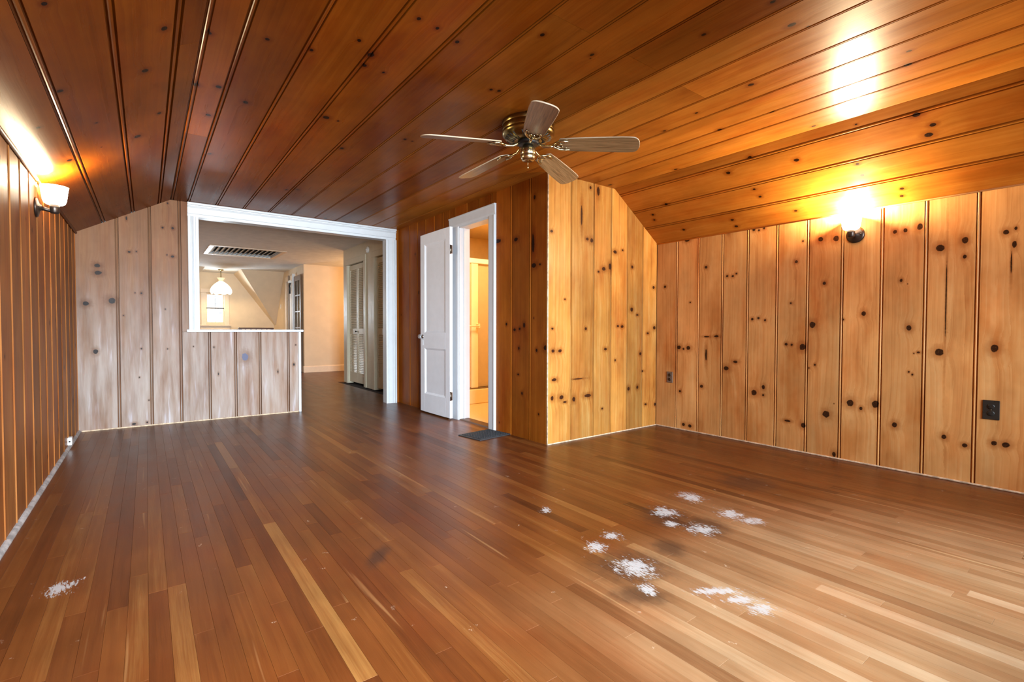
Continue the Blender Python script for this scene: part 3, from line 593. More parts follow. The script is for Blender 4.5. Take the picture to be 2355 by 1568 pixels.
# ---- white casing of the wide opening
def casing(mb, M_, w, a0, a1, simple=False):
    """moulded board; local x across from the outer edge, y along, z out"""
    pr = [(0, 0), (0, 0.034), (0.006, 0.038), (0.022, 0.038), (0.026, 0.020), (0.033, 0.019), (0.040, 0.030), (0.048, 0.024), (0.054, 0.015), (w - 0.032, 0.015), (w - 0.027, 0.005), (w - 0.006, 0.005), (w, 0.003), (w, 0)]
    if simple: pr = [(0, 0), (0, 0.024), (0.004, 0.027), (0.013, 0.027), (0.017, 0.020), (w - 0.022, 0.018), (w - 0.006, 0.014), (w, 0.010), (w, 0)]
    elif w < 0.09: pr = [(0, 0), (0, 0.022), (0.004, 0.026), (0.016, 0.026), (0.020, 0.018), (w - 0.004, 0.016), (w, 0.012), (w, 0)]
    n = len(pr)
    f0 = a0 if callable(a0) else (lambda x: a0); f1 = a1 if callable(a1) else (lambda x: a1)
    vs = [(x, f0(x), z) for x, z in pr] + [(x, f1(x), z) for x, z in pr]
    mb.add(vs, [tuple(range(n)), tuple(reversed(range(n, 2*n)))] + [(i, (i+1) % n, (i+1) % n + n, i + n) for i in range(n)], M=M_)
    return mb
Z0, Z1 = 2.2, 2.346
root = structure(casing(MB(), frame((0,0,-1), (1,0,0), (0,-1,0), (0, YF, Z1)), Z1 - Z0, 0.366, 2.716), 'trim_4', M['white'], 'white moulded casing around the wide opening to the hall')
structure(casing(MB(), frame((1,0,0), (0,0,1), (0,-1,0), (0.366, YF, 0)), 0.100, 0.992, Z0), 'side_casing', M['white'], None, root)
structure(casing(MB(), frame((-1,0,0), (0,0,-1), (0,-1,0), (2.716, YF, 0)), 0.136, -Z0, 0.0), 'side_casing', M['white'], None, root)
mb = MB(); mb.box((0.440, YF + 0.001, 0.992), (0.458, YF + 0.13, Z0)); mb.box((2.586, YF + 0.001, 0), (2.606, YF + 0.13, Z0)); mb.box((0.44, YF + 0.001, Z0), (2.606, YF + 0.13, Z0 + 0.02))
structure(mb, 'jamb', M['white'], None, root)
mb = MB(); mb.box((0.345, YF - 0.030, 0.967), (1.520, YF + 0.15, 0.992), ch=0.004); structure(mb, 'trim_5', M['white'], 'white painted sill cap on the half wall')
mb = MB(); mb.box((1.468, YF - 0.012, 0), (1.494, YF + 0.125, 0.966), ch=0.003); structure(mb, 'trim_6', M['white'], 'white end board of the half wall')
mb = MB(); mb.box((0.46, YF + 0.111, 0), (1.468, YF + 0.125, 0.966)); structure(mb, 'wall_half_back', M['hall_wall'], 'painted hall side of the half wall')

# ---- bathroom door frame, leaf, threshold
root = structure(casing(MB(), frame((0,0,-1), (0,-1,0), (-1,0,0), (XB, 0, 2.238)), 0.112, -4.83, -3.93, True), 'trim_7', M['white'], 'white casing around the narrow bathroom doorway')
structure(casing(MB(), frame((0,1,0), (0,0,1), (-1,0,0), (XB, 3.93, 0)), 0.124, 0.0, 2.126, True), 'side_casing', M['white'], None, root)
structure(casing(MB(), frame((0,-1,0), (0,0,-1), (-1,0,0), (XB, 4.83, 0)), 0.20, -2.126, 0.0, True), 'side_casing', M['white'], None, root)
mb = MB(); mb.box((XB - 0.004, 4.036, 0), (XB + 0.125, 4.056, 2.126)); mb.box((XB - 0.004, 4.622, 0), (XB + 0.125, 4.645, 2.126)); mb.box((XB - 0.004, 4.036, 2.110), (XB + 0.125, 4.645, 2.130))
mb.box((XB + 0.045, 4.056, 0), (XB + 0.060, 4.068, 2.11)); mb.box((XB + 0.045, 4.610, 0), (XB + 0.060, 4.622, 2.11))
structure(mb, 'jamb', M['white'], None, root)
mb = MB(); mb.prism([(XB - 0.01, 4.056, 0.0), (XB + 0.005, 4.056, 0.012), (XB + 0.11, 4.056, 0.012), (XB + 0.125, 4.056, 0)], (0, 0.566, 0)); structure(mb, 'threshold', M['threshold'], None, root)

DW, DH, DT = 0.70, 2.105, 0.035
dang = math.atan2(0.007, 0.70)
door = MB()       # local: x along the leaf from the hinge, y thickness (towards the room is -y after turning), z up
st = 0.105; rails = ((0, 0.215), (0.76, 0.94), (1.985, DH))
door.box((0, 0, 0), (st, DT, DH), ch=0.002); door.box((DW - st, 0, 0), (DW, DT, DH), ch=0.002)
for a, b in rails: door.box((st, 0, a), (DW - st, DT, b))
for a, b in ((0.215, 0.76), (0.94, 1.985)):       # sloped sticking around the panels
    for yy, s in ((0.0, 1), (DT, -1)):
        x0, x1 = st, DW - st; k = 0.022; dpt = yy + s * 0.013
        o_ = [(x0, yy, a), (x1, yy, a), (x1, yy, b), (x0, yy, b)]; i_ = [(x0+k, dpt, a+k), (x1-k, dpt, a+k), (x1-k, dpt, b-k), (x0+k, dpt, b-k)]
        door.add(o_ + i_, [(j, (j+1) % 4, (j+1) % 4 + 4, j + 4) for j in range(4)])
DM = Matrix.Translation((2.697, 4.672, 0.018)) @ Matrix.Rotation(pi/2 + dang, 4, 'Z')
# local +y points to -X (the room) after the turn
leaf = tag(door.build('door_1', M['door'], None, matrix=DM, fix=False), 'white two panel door with glass knob swung back against the pine wall', None, None, 'structure')
for a, b in ((0.215, 0.76), (0.94, 1.985)):
    mb = MB(); mb.box((st + 0.006, 0.013, a + 0.006), (DW - st - 0.006, DT - 0.013, b - 0.006)); mb.build('panel', M['door'], leaf)
KM = Matrix.Translation((DW - 0.055, DT, 0.895)) @ Matrix.Rotation(-pi/2, 4, 'X')
mb = MB(); mb.lathe([(0, 0.058), (0.012, 0.058), (0.024, 0.050), (0.028, 0.040), (0.024, 0.029), (0.012, 0.023), (0.0, 0.022)], 12, KM, smooth=False); kn = mb.build('knob', M['glass_knob'], leaf); tag(kn, 'faceted clear glass knob')
mb = MB(); mb.lathe([(0, 0.024), (0.011, 0.024), (0.011, 0.008), (0.024, 0.006), (0.026, 0.0), (0, 0.0)], 16, KM); mb.build('rosette', M['chrome'], kn)
mb = MB(); mb.box((DW - 0.066, DT, 0.79), (DW - 0.044, DT + 0.002, 0.855)); mb.build('keyhole_plate', M['door'], leaf)
for hz in (0.245, 1.855):
    mb = MB(); mb.tube([(-0.006, DT - 0.004, hz - 0.05), (-0.006, DT - 0.004, hz + 0.05)], 0.006, 8)
    mb.box((-0.002, 0.004, hz - 0.045), (0.001, DT - 0.004, hz + 0.045)); mb.box((-0.034, DT - 0.0085, hz - 0.045), (-0.008, DT - 0.0065, hz + 0.045)); mb.build('hinge', M['steel'], leaf)

# ---- bathroom beyond the door
bx0, bx1, by0, by1 = XB + 0.125, XR, YC + 0.11, 6.10
mb = MB(); mb.box((XB + 0.06, by0, -0.016), (bx1, by1, 0.004)); structure(mb, 'floor_bathroom', M['bath_floor'], 'pale vinyl floor of the small bathroom')
mb = MB(); mb.box((bx1, by0, 0), (bx1 + 0.06, by1, ZC)); structure(mb, 'wall_bathroom_right', M['bath_wall'], 'yellow lit wall inside the bathroom')
mb = MB(); mb.box((bx0 - 0.014, by1, 0), (bx1, by1 + 0.06, ZC)); structure(mb, 'wall_bathroom_end', M['bath_wall'], 'yellow lit end wall behind the shower')
mb = MB(); mb.box((bx0 - 0.014, by0 - 0.02, 0), (bx1, by0, ZC)); structure(mb, 'wall_bathroom_near', M['bath_wall'], 'painted back of the orange pine wall inside the bathroom')
mb = MB(); mb.box((bx0 - 0.0145, by0, 0), (bx0 - 0.0005, 4.03, ZC)); mb.box((bx0 - 0.0145, 4.65, 0), (bx0 - 0.0005, by1, ZC)); structure(mb, 'wall_bathroom_left', M['bath_wall'], 'painted bathroom side of the door wall')
mb = MB(); mb.box((bx0 - 0.014, by0, ZC - 0.004), (bx1, by1, ZC + 0.006)); structure(mb, 'ceiling_bathroom', M['bath_wall'], 'pale flat bathroom ceiling')
YS = 5.47
sh = empty('shower_enclosure', (3.56, YS, 0.004)); tag(sh, 'glass shower enclosure with low tub front seen through the bathroom door', 'shower')
mb = MB(); mb.box((-0.66, 0, 0), (0.70, 0.09, 0.196), ch=0.01); mb.box((-0.66, 0.09, 0), (0.70, 0.60, 0.06)); mb.build('tub', M['tub'], sh)
mb = MB(); mb.box((-0.66, 0.02, 0.196), (0.70, 0.07, 0.216), ch=0.003); mb.build('bottom_track', M['steel'], sh)
mb = MB(); mb.box((-0.66, 0.005, 1.875), (0.70, 0.075, 1.940), ch=0.006); mb.build('header_rail', M['white_plastic'], sh)
mb = MB(); mb.box((-0.66, 0.028, 0.22), (0.0, 0.034, 1.875)); mb.build('glass_panel', M['frosted'], sh)
mb = MB(); mb.box((-0.10, 0.052, 0.22), (0.70, 0.058, 1.875)); mb.build('glass_panel', M['frosted'], sh)
mb = MB(); mb.box((-0.105, 0.020, 0.216), (0.0, 0.034, 1.875), ch=0.002); mb.build('door_stile', M['frost_strip'], sh)
mb = MB(); mb.tube([(-0.62, -0.03, 1.040), (-0.015, -0.03, 1.040)], 0.010, 8); mb.box((-0.03, -0.034, 1.015), (0.0, 0.022, 1.070), ch=0.003); mb.box((-0.64, -0.034, 1.015), (-0.61, 0.028, 1.070), ch=0.003); mb.build('towel_bar', M['frost_strip'], sh)

# ------------------------------------------------------------------ the hall beyond the wide opening
HX, HXD, HYE = 3.0, 2.89, 11.76
mb = MB(); mb.box((0.06, YF + 0.11, 0), (0.20, 15.2, HZ)); structure(mb, 'wall_hall_left', M['hall_wall'], 'painted hall wall left of the opening')
mb = MB()          # flat ceiling with the hole of the louver
lx0, lx1, ly0, ly1 = 0.985, 2.10, 10.12, 11.22
mb.box((0.1, YF + 0.11, HZ), (5.1, ly0, HZ + 0.06)); mb.box((0.1, ly1, HZ), (5.1, 13.72, HZ + 0.06)); mb.box((0.1, ly0, HZ), (lx0, ly1, HZ + 0.06)); mb.box((lx1, ly0, HZ), (5.1, ly1, HZ + 0.06))
mb.box((1.14, 13.72, HZ), (1.9, 15.2, HZ + 0.06))
structure(mb, 'ceiling_hall', M['hall_ceiling'], 'swirled plaster hall ceiling, grey near and warm beyond')
mb = MB(); mb.prism([(1.9, 13.72, HZ), (HXD, 13.72, HZ), (HXD, 14.79, 1.10)], (0, 0.03, 0.05)); structure(mb, 'ceiling_roof_slope', M['hall_wall'], 'pinkish triangle of sloped ceiling beside the dormer')
mb = MB(); mb.prism([(1.9, 13.72, HZ), (HXD, 14.79, 1.10), (HXD, 15.0, 1.10), (1.9, 15.0, HZ)], (0.05, 0, 0.04)); structure(mb, 'ceiling_dormer_right', M['hall_wall'], 'narrow sunlit slope on the right of the dormer')
mb = MB(); mb.prism([(1.14, 13.72, HZ), (0.2, 13.72, HZ), (0.2, 14.74, 1.17)], (0, 0.03, 0.05)); mb.prism([(1.14, 13.72, HZ), (0.2, 14.74, 1.17), (0.2, 15.0, 1.17), (1.14, 15.0, HZ)], (-0.05, 0, 0.04)); structure(mb, 'ceiling_dormer_left', M['hall_wall'], 'sliver of slope on the left of the dormer')
# dormer gable wall with window
wx0, wx1, wz0, wz1 = 1.262, 1.672, 1.150, 1.930
mb = MB(); y0, y1 = 15.0, 15.12
mb.box((0.2, y0, 0), (HXD, y1, wz0)); mb.box((0.2, y0, wz1), (HXD, y1, HZ)); mb.box((0.2, y0, wz0), (wx0, y1, wz1)); mb.box((wx1, y0, wz0), (HXD, y1, wz1))
structure(mb, 'wall_dormer', M['hall_wall'], 'peach gable wall with the small window')
win = structure(MB().box((wx0 - 0.115, 14.975, wz0 - 0.05), (wx0, 15.0, wz1 + 0.02), ch=0.004).box((wx1, 14.975, wz0 - 0.05), (wx1 + 0.115, 15.0, wz1 + 0.02), ch=0.004).box((wx0 - 0.125, 14.97, wz1 + 0.02), (wx1 + 0.125, 15.0, wz1 + 0.12), ch=0.004),
                'window_1', M['hall_trim'], 'small white six-light sash window under the dormer ceiling')
mb = MB(); mb.box((wx0 - 0.14, 14.93, wz0 - 0.075), (wx1 + 0.14, 15.02, wz0 - 0.045), ch=0.004); structure(mb, 'sill', M['hall_trim'], None, win)
mb = MB(); mb.box((wx0 - 0.12, 14.98, wz0 - 0.17), (wx1 + 0.12, 15.0, wz0 - 0.075), ch=0.003); structure(mb, 'apron', M['hall_trim'], None, win)
zm = 1.545
for (a, b, yy, nm) in ((wz0, zm + 0.02, 15.03, 'lower_sash'), (zm - 0.02, wz1, 15.06, 'upper_sash')):
    mb = MB(); t = 0.03
    mb.box((wx0, yy, a), (wx0 + t, yy + 0.025, b)); mb.box((wx1 - t, yy, a), (wx1, yy + 0.025, b)); mb.box((wx0 + t, yy, a), (wx1 - t, yy + 0.025, a + 0.035)); mb.box((wx0 + t, yy, b - 0.03), (wx1 - t, yy + 0.025, b))
    s_ = structure(mb, nm, M['hall_trim'], None, win)
    mb = MB(); xm = (wx0 + wx1) / 2; zz = a + (b - a) * (0.66 if nm == 'lower_sash' else 0.34)
    mb.box((xm - 0.006, yy + 0.004, a + 0.035), (xm + 0.006, yy + 0.02, b - 0.03)); mb.box((wx0 + t, yy + 0.004, zz - 0.005), (wx1 - t, yy + 0.02, zz + 0.005)); mb.build('muntin', M['muntin'], s_)
    mb = MB(); mb.box((wx0 + t, yy + 0.010, a + 0.035), (wx1 - t, yy + 0.013, b - 0.03)); mb.build('pane', M['pane'], s_)
mb = MB(); mb.box((wx0 + 0.0, 15.022, zm - 0.012), (wx1 + 0.02, 15.03, zm + 0.014)); structure(mb, 'meeting_rail_seal', M['black'], None, win)
# wall beside the dormer (door wall) and the hall end wall
mb = MB(); mb.box((HXD, HYE, 0), (HXD + 0.1, 12.60, HZ)); mb.box((HXD, 13.44, 0), (HXD + 0.1, 15.0, HZ)); mb.box((HXD, 12.60, 2.20), (HXD + 0.1, 13.44, HZ))
structure(mb, 'wall_hall_door', M['hall_wall'], 'narrow peach wall with a doorway beyond the half wall')
mb = MB(); mb.box((HXD + 0.1, HYE, 0), (5.0, HYE + 0.1, HZ)); mb.box((HXD + 0.001, HYE - 0.001, 0), (HXD + 0.1, HYE, HZ)); structure(mb, 'wall_hall_end', M['hall_wall'], 'warmly lit peach wall at the end of the hall')
mb = MB(); mb.prism([(HXD - 0.014, HYE - 0.015, 0), (HXD - 0.014, HYE - 0.015, 0.13), (HXD - 0.006, HYE - 0.007, 0.15), (HXD, HYE - 0.001, 0.15), (HXD, HYE - 0.001, 0)], (2.1, 0, 0))
structure(mb, 'baseboard_hall', M['hall_trim'], 'pale peach baseboard at the end of the hall')
mb = MB(); mb.box((HXD - 0.014, HYE, 0), (HXD, 12.48, 0.15), ch=0.003); structure(mb, 'baseboard_hall_side', M['hall_trim'], 'short peach baseboard around the corner of the hall wall')
mb = MB(); mb.box((5.0, 9.3, 0), (5.08, HYE, HZ)); structure(mb, 'wall_hall_right', M['hall_wall'], 'painted wall at the unseen right end of the hall')
# doorway with white closed leaf, and a soft wall shadow built as a glazed leaf
root = structure(MB().box((HXD - 0.018, 13.44, 0), (HXD, 13.57, 2.20), ch=0.003).box((HXD - 0.018, 12.48, 0), (HXD, 12.60, 2.20), ch=0.003).box((HXD - 0.018, 12.48, 2.20), (HXD, 13.57, 2.32), ch=0.003), 'trim_8', M['hall_trim'], 'pale casing of the doorway beyond the half wall')
mb = MB(); mb.box((HXD + 0.02, 12.60, 0.005), (HXD + 0.055, 13.44, 2.20)); structure(mb, 'door_4', M['white_plastic'], 'white closed door in the doorway beyond the half wall')
mb = MB(); mb.box((HXD - 0.055, 13.03, 0.005), (HXD - 0.02, 13.07, 2.33), ch=0.003); tag(mb.build('door_stop_post', M['taupe']), 'thin taupe upright beside the far doorway', 'post')
gd = empty('door_shadow_leaf', (HXD - 0.045, 11.87, 0.01)); tag(gd, 'soft brown door shadow on the far hall wall, shaped as a glazed leaf', 'door')
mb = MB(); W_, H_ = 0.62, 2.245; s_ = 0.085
mb.box((0, 0, 0), (0.03, s_, H_), ch=0.002); mb.box((0, W_ - s_, 0), (0.03, W_, H_), ch=0.002); mb.box((0, s_, 0), (0.03, W_ - s_, 0.22)); mb.box((0, s_, H_ - 0.12), (0.03, W_ - s_, H_)); mb.build('shadow_leaf_frame', M['brown_shadow'], gd)
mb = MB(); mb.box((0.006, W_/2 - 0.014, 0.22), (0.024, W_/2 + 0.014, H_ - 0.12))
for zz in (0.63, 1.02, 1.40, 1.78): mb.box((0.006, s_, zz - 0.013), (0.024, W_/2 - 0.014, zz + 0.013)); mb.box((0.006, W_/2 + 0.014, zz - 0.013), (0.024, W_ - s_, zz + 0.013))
mb.build('muntin', M['brown_shadow'], gd)
mb = MB(); mb.box((0.013, s_, 0.22), (0.016, W_ - s_, H_ - 0.12)); mb.build('pane', M['pane'], gd)  # pane of the leaf that stands in for the wall shadow
mb = MB(); mb.box((-0.030, W_ + 0.02, 0), (0.028, W_ + 0.06, H_ + 0.07), ch=0.002); mb.build('shadow_leaf_stile', M['white_plastic'], gd)
hk = empty('door_closer', (HXD - 0.075, 12.72, 2.02)); tag(hk, 'small black door closer arm with white cap at the top of the far door', 'door closer')
mb = MB(); mb.tube([(0, 0, 0.10), (-0.012, 0.02, 0.03), (0.0, 0.05, -0.02), (0, 0.05, -0.16)], 0.018, 8); mb.build('arm', M['black'], hk)
mb = MB(); mb.box((-0.03, -0.03, 0.10), (0.05, 0.12, 0.16), ch=0.006); mb.build('cap', M['white_plastic'], hk)
sw = empty('light_switch', (HXD, 14.14, 1.60)); tag(sw, 'small white light switch plate on the wall beside the dormer', 'switch')
mb = MB(); mb.box((-0.006, -0.035, -0.058), (0, 0.035, 0.058), ch=0.002); mb.build('plate', M['white_plastic'], sw)
mb = MB(); mb.box((-0.016, -0.006, -0.012), (-0.006, 0.006, 0.012), ch=0.002); mb.build('toggle', M['white_plastic'], sw)
rl = empty('stair_railing', (2.15, 13.0, 0)); tag(rl, 'dark wooden stair rail just showing above the white sill', 'railing')
mb = MB(); mb.box((-0.42, -0.03, 0.995), (0.34, 0.03, 1.03), ch=0.008); mb.build('handrail', M['rail_wood'], rl)
for px_ in (-0.38, 0.30): mb = MB(); mb.box((px_ - 0.03, -0.03, 0), (px_ + 0.03, 0.03, 0.995), ch=0.004); mb.build('newel_post', M['rail_wood'], rl)
for k in range(5): mb = MB(); mb.box((-0.27 + k*0.115 - 0.012, -0.012, 0), (-0.27 + k*0.115 + 0.012, 0.012, 0.995)); mb.build('baluster', M['rail_wood'], rl)

# closets on the right of the hall: wall, casings, louvered bifold leaves
c1a, c1b, c2a, c2b, ct = 8.21, 9.06, 6.86, 7.72, 2.175
mb = MB(); X0, X1 = HX, HX + 0.10
mb.box((X0, YF + 0.11, 0), (X1, c2a, HZ)); mb.box((X0, c2b, 0), (X1, c1a, HZ)); mb.box((X0, c1b, 0), (X1, 9.30, HZ)); mb.box((X0, c2a, ct), (X1, c2b, HZ)); mb.box((X0, c1a, ct), (X1, c1b, HZ))
mb.box((X1, 9.22, 0), (5.0, 9.30, HZ)); mb.box((XB + 0.02, YF + 0.11, 0), (X0, YF + 0.17, HZ))
structure(mb, 'wall_closets', M['cream'], 'cream wall holding two louvered closets')
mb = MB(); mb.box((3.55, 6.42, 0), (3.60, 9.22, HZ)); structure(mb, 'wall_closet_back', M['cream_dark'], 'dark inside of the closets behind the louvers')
def closet(ya, yb, nm, label):
    root = structure(MB().box((HX - 0.018, ya - 0.095, 0), (HX, ya, ct), ch=0.004).box((HX - 0.018, yb, 0), (HX, yb + 0.095, ct), ch=0.004).box((HX - 0.018, ya - 0.095, ct), (HX, yb + 0.095, ct + 0.10), ch=0.004), nm, M['cream'], label)
    w = (yb - ya - 0.012) / 2
    for k in range(2):
        y0 = ya + 0.004 + k * (w + 0.004); x0, x1 = HX + 0.030, HX + 0.058; s = 0.045
        mb = MB(); z0, z1 = 0.035, ct - 0.012
        mb.box((x0, y0, z0), (x1, y0 + s, z1), ch=0.002); mb.box((x0, y0 + w - s, z0), (x1, y0 + w, z1), ch=0.002)
        for a, b in ((z0, 0.215), (0.91, 1.005), (2.075, z1)): mb.box((x0, y0 + s, a), (x1, y0 + w - s, b))
        lf = structure(mb, 'bifold_leaf', M['cream'], None, root)
        mb = MB(); h = 0.030
        for a, b in ((0.215, 0.91), (1.005, 2.075)):
            n = int((b - a) / h); hh = (b - a) / n
            for i in range(n):
                zc_ = a + (i + 0.5) * hh
                mb.prism([(x0 + 0.002, y0 + s, zc_ - hh*0.62), (x0 + 0.007, y0 + s, zc_ - hh*0.68), (x1 - 0.002, y0 + s, zc_ + hh*0.55), (x1 - 0.007, y0 + s, zc_ + hh*0.62)], (0, w - 2*s, 0))
        o = mb.build('louver_slats', M['cream'], lf); o['kind'] = 'stuff'
        if k == 1 or nm == 'door_3':
            pass
        yk = y0 + w - 0.02 if k == 0 else y0 + 0.02
        if k == 1:
            mb = MB(); mb.lathe([(0, 0.028), (0.010, 0.028), (0.015, 0.020), (0.010, 0.010), (0.006, 0.0)], 10, Matrix.Translation((x0, yk + 0.03, 0.958)) @ Matrix.Rotation(-pi/2, 4, 'Y')); mb.build('knob', M['black'], lf)
closet(c1a, c1b, 'door_2', 'cream louvered bifold closet door with small black knob, farther one')
closet(c2a, c2b, 'door_3', 'cream louvered bifold closet door half hidden by the white casing')
sd = empty('smoke_detector', (HX, 8.02, 2.335), 0); tag(sd, 'small round white detector above and between the two closets', 'smoke detector')
SM = Matrix.Rotation(-pi/2, 4, 'Y')
mb = MB(); mb.lathe([(0, 0.030), (0.030, 0.030), (0.052, 0.020), (0.056, 0.0), (0, 0)], 20, SM); mb.build('body', M['white_plastic'], sd)
mb = MB(); mb.lathe([(0, 0.040), (0.014, 0.040), (0.018, 0.030)], 12, SM); mb.build('test_button', M['white_plastic'], sd)

# attic shutter in the hall ceiling
lv = empty('attic_fan_shutter', ((lx0 + lx1)/2, (ly0 + ly1)/2, HZ)); tag(lv, 'grey slatted attic fan shutter set in the hall ceiling', 'vent')
cx_, cy_ = (lx0 + lx1)/2, (ly0 + ly1)/2; hx_, hy_ = (lx1 - lx0)/2, (ly1 - ly0)/2
mb = MB(); f_ = 0.075
mb.box((-hx_ - f_, -hy_ - f_, -0.012), (hx_ + f_, -hy_, 0), ch=0.003); mb.box((-hx_ - f_, hy_, -0.012), (hx_ + f_, hy_ + f_, 0), ch=0.003); mb.box((-hx_ - f_, -hy_, -0.012), (-hx_, hy_, 0)); mb.box((hx_, -hy_, -0.012), (hx_ + f_, hy_, 0)); mb.build('shutter_frame', M['hall_trim'], lv)
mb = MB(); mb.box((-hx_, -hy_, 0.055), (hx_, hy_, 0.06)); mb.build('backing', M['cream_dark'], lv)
ns = 14
for k in range(ns):
    p_ = 2*hx_ / ns; xk = -hx_ + (k + 0.5) * p_
    mb = MB(); mb.box((-p_*0.52, -hy_ + 0.004, -0.0012), (p_*0.52, hy_ - 0.004, 0.0012), M=Matrix.Translation((xk, 0, 0.018)) @ Matrix.Rotation(radians(-27), 4, 'Y')); mb.build('slat', M['slat_metal'], lv)

# pendant lamp in the dormer
pd = empty('pendant_lamp', (1.51, 14.1, HZ)); tag(pd, 'lit milk glass pendant lamp with scalloped shade on a brass stem', 'pendant lamp')
mb = MB(); mb.lathe([(0, 0), (0.065, 0), (0.060, -0.014), (0.022, -0.030), (0.010, -0.036), (0, -0.036)], 20); mb.build('canopy', M['brass'], pd)
mb = MB(); mb.tube([(0, 0, -0.03), (0, 0, -0.25)], 0.010, 8); mb.build('stem', M['brass'], pd)
mb = MB(); mb.lathe([(0.085, -0.205), (0.070, -0.225), (0.050, -0.262), (0.056, -0.300), (0.052, -0.300), (0.045, -0.262), (0.066, -0.225), (0.080, -0.205)], 24, wob=lambda a, r, z: (r * (1 + (0.10 * cos(6*a) if z > -0.24 else 0)), z)); mb.build('fitter', M['pendant_fitter'], pd)
mb = MB(); mb.lathe([(0.050, -0.298), (0.085, -0.320), (0.150, -0.375), (0.205, -0.445), (0.232, -0.510), (0.236, -0.560), (0.220, -0.600), (0.214, -0.600), (0.228, -0.556), (0.224, -0.512), (0.198, -0.450), (0.145, -0.382), (0.080, -0.328), (0.046, -0.304)], 48,
                  wob=lambda a, r, z: (r * (1 + 0.018 * cos(8*a) * min(1, r / 0.2)), z + (0.016 * cos(8*a) if r > 0.21 and z < -0.58 else 0))); mb.build('shade', M['pendant_glass'], pd)
mb = MB(); mb.lathe([(0, -0.30), (0.018, -0.31), (0.020, -0.36), (0.032, -0.42), (0.026, -0.455), (0, -0.465)], 14); mb.build('bulb', M['sconce_glass'], pd)
point('pendant_lamp_light', (1.51, 14.1, HZ - 0.56), 26, (1.0, 0.76, 0.46), 0.05)

# ------------------------------------------------------------------ ceiling fan
fan = empty('ceiling_fan', (2.007, 2.497, ZC)); tag(fan, 'flush mounted brass ceiling fan with five weathered oak blades', 'ceiling fan')
mb = MB(); mb.lathe([(0, 0), (0.166, 0), (0.170, -0.005), (0.170, -0.028), (0.167, -0.031), (0.170, -0.034), (0.170, -0.064), (0.167, -0.067), (0.171, -0.070), (0.171, -0.080), (0.160, -0.096), (0.120, -0.117), (0.080, -0.126), (0, -0.126)], 48); hs = mb.build('motor_housing', M['brass'], fan)
mb = MB()
for k in range(30):      # vent ribs on the lower cone
    a = 2*pi*k/30
    if k % 6 == 5: continue
    mb.tube([(0.150*cos(a), 0.150*sin(a), -0.1025), (0.090*cos(a), 0.090*sin(a), -0.1245)], 0.0038, 6)
mb.build('vent_rib', M['black'], hs)
mb = MB(); mb.lathe([(0, -0.124), (0.066, -0.124), (0.070, -0.129), (0.070, -0.144), (0.060, -0.150), (0, -0.150)], 32); mb.build('flywheel', M['black'], fan)
mb = MB(); mb.lathe([(0, -0.149), (0.034, -0.149), (0.039, -0.158), (0.046, -0.168), (0.050, -0.188), (0.050, -0.208), (0.0475, -0.211), (0.0495, -0.214), (0.047, -0.232), (0.039, -0.246), (0.022, -0.250), (0, -0.250)], 28); sh_ = mb.build('switch_housing', M['brass_pale'], fan)
mb = MB(); mb.lathe([(0, 0.004), (0.0035, 0.003), (0.0035, 0)], 8, Matrix.Translation((-0.030, -0.040, -0.195)) @ Matrix.Rotation(radians(234), 4, 'Z') @ Matrix.Rotation(pi/2, 4, 'Y')); mb.build('screw', M['black'], sh_)
mb = MB(); mb.tube([(-0.006, -0.006, -0.249), (-0.006, -0.006, -0.282)], 0.0020, 6); mb.lathe([(0, 0), (0.003, -0.003), (0.0044, -0.018), (0, -0.022)], 8, Matrix.Translation((-0.006, -0.006, -0.280))); mb.build('pull_chain', M['brass_pale'], fan)
BL0, BL1 = 0.215, 0.706
def blade_outline():
    pts = []
    for t in (-1, -0.6, 0, 0.6, 1): pts.append((BL0 + 0.018*(1 - abs(t)**2)*-1, 0.060*t))
    up = [(0.30, 0.067), (0.45, 0.074), (0.60, 0.078), (0.640, 0.077)]
    tip = [(BL1 - 0.051 + 0.051*cos(a), 0.077*sin(a)**0.7 if a < pi/2 + .01 else 0) for a in [radians(d) for d in (75, 55, 35, 15)]]
    top = up + tip
    return pts + top + [(BL1, 0.0)] + [(x, -y) for x, y in reversed(top)]
OUT = blade_outline()
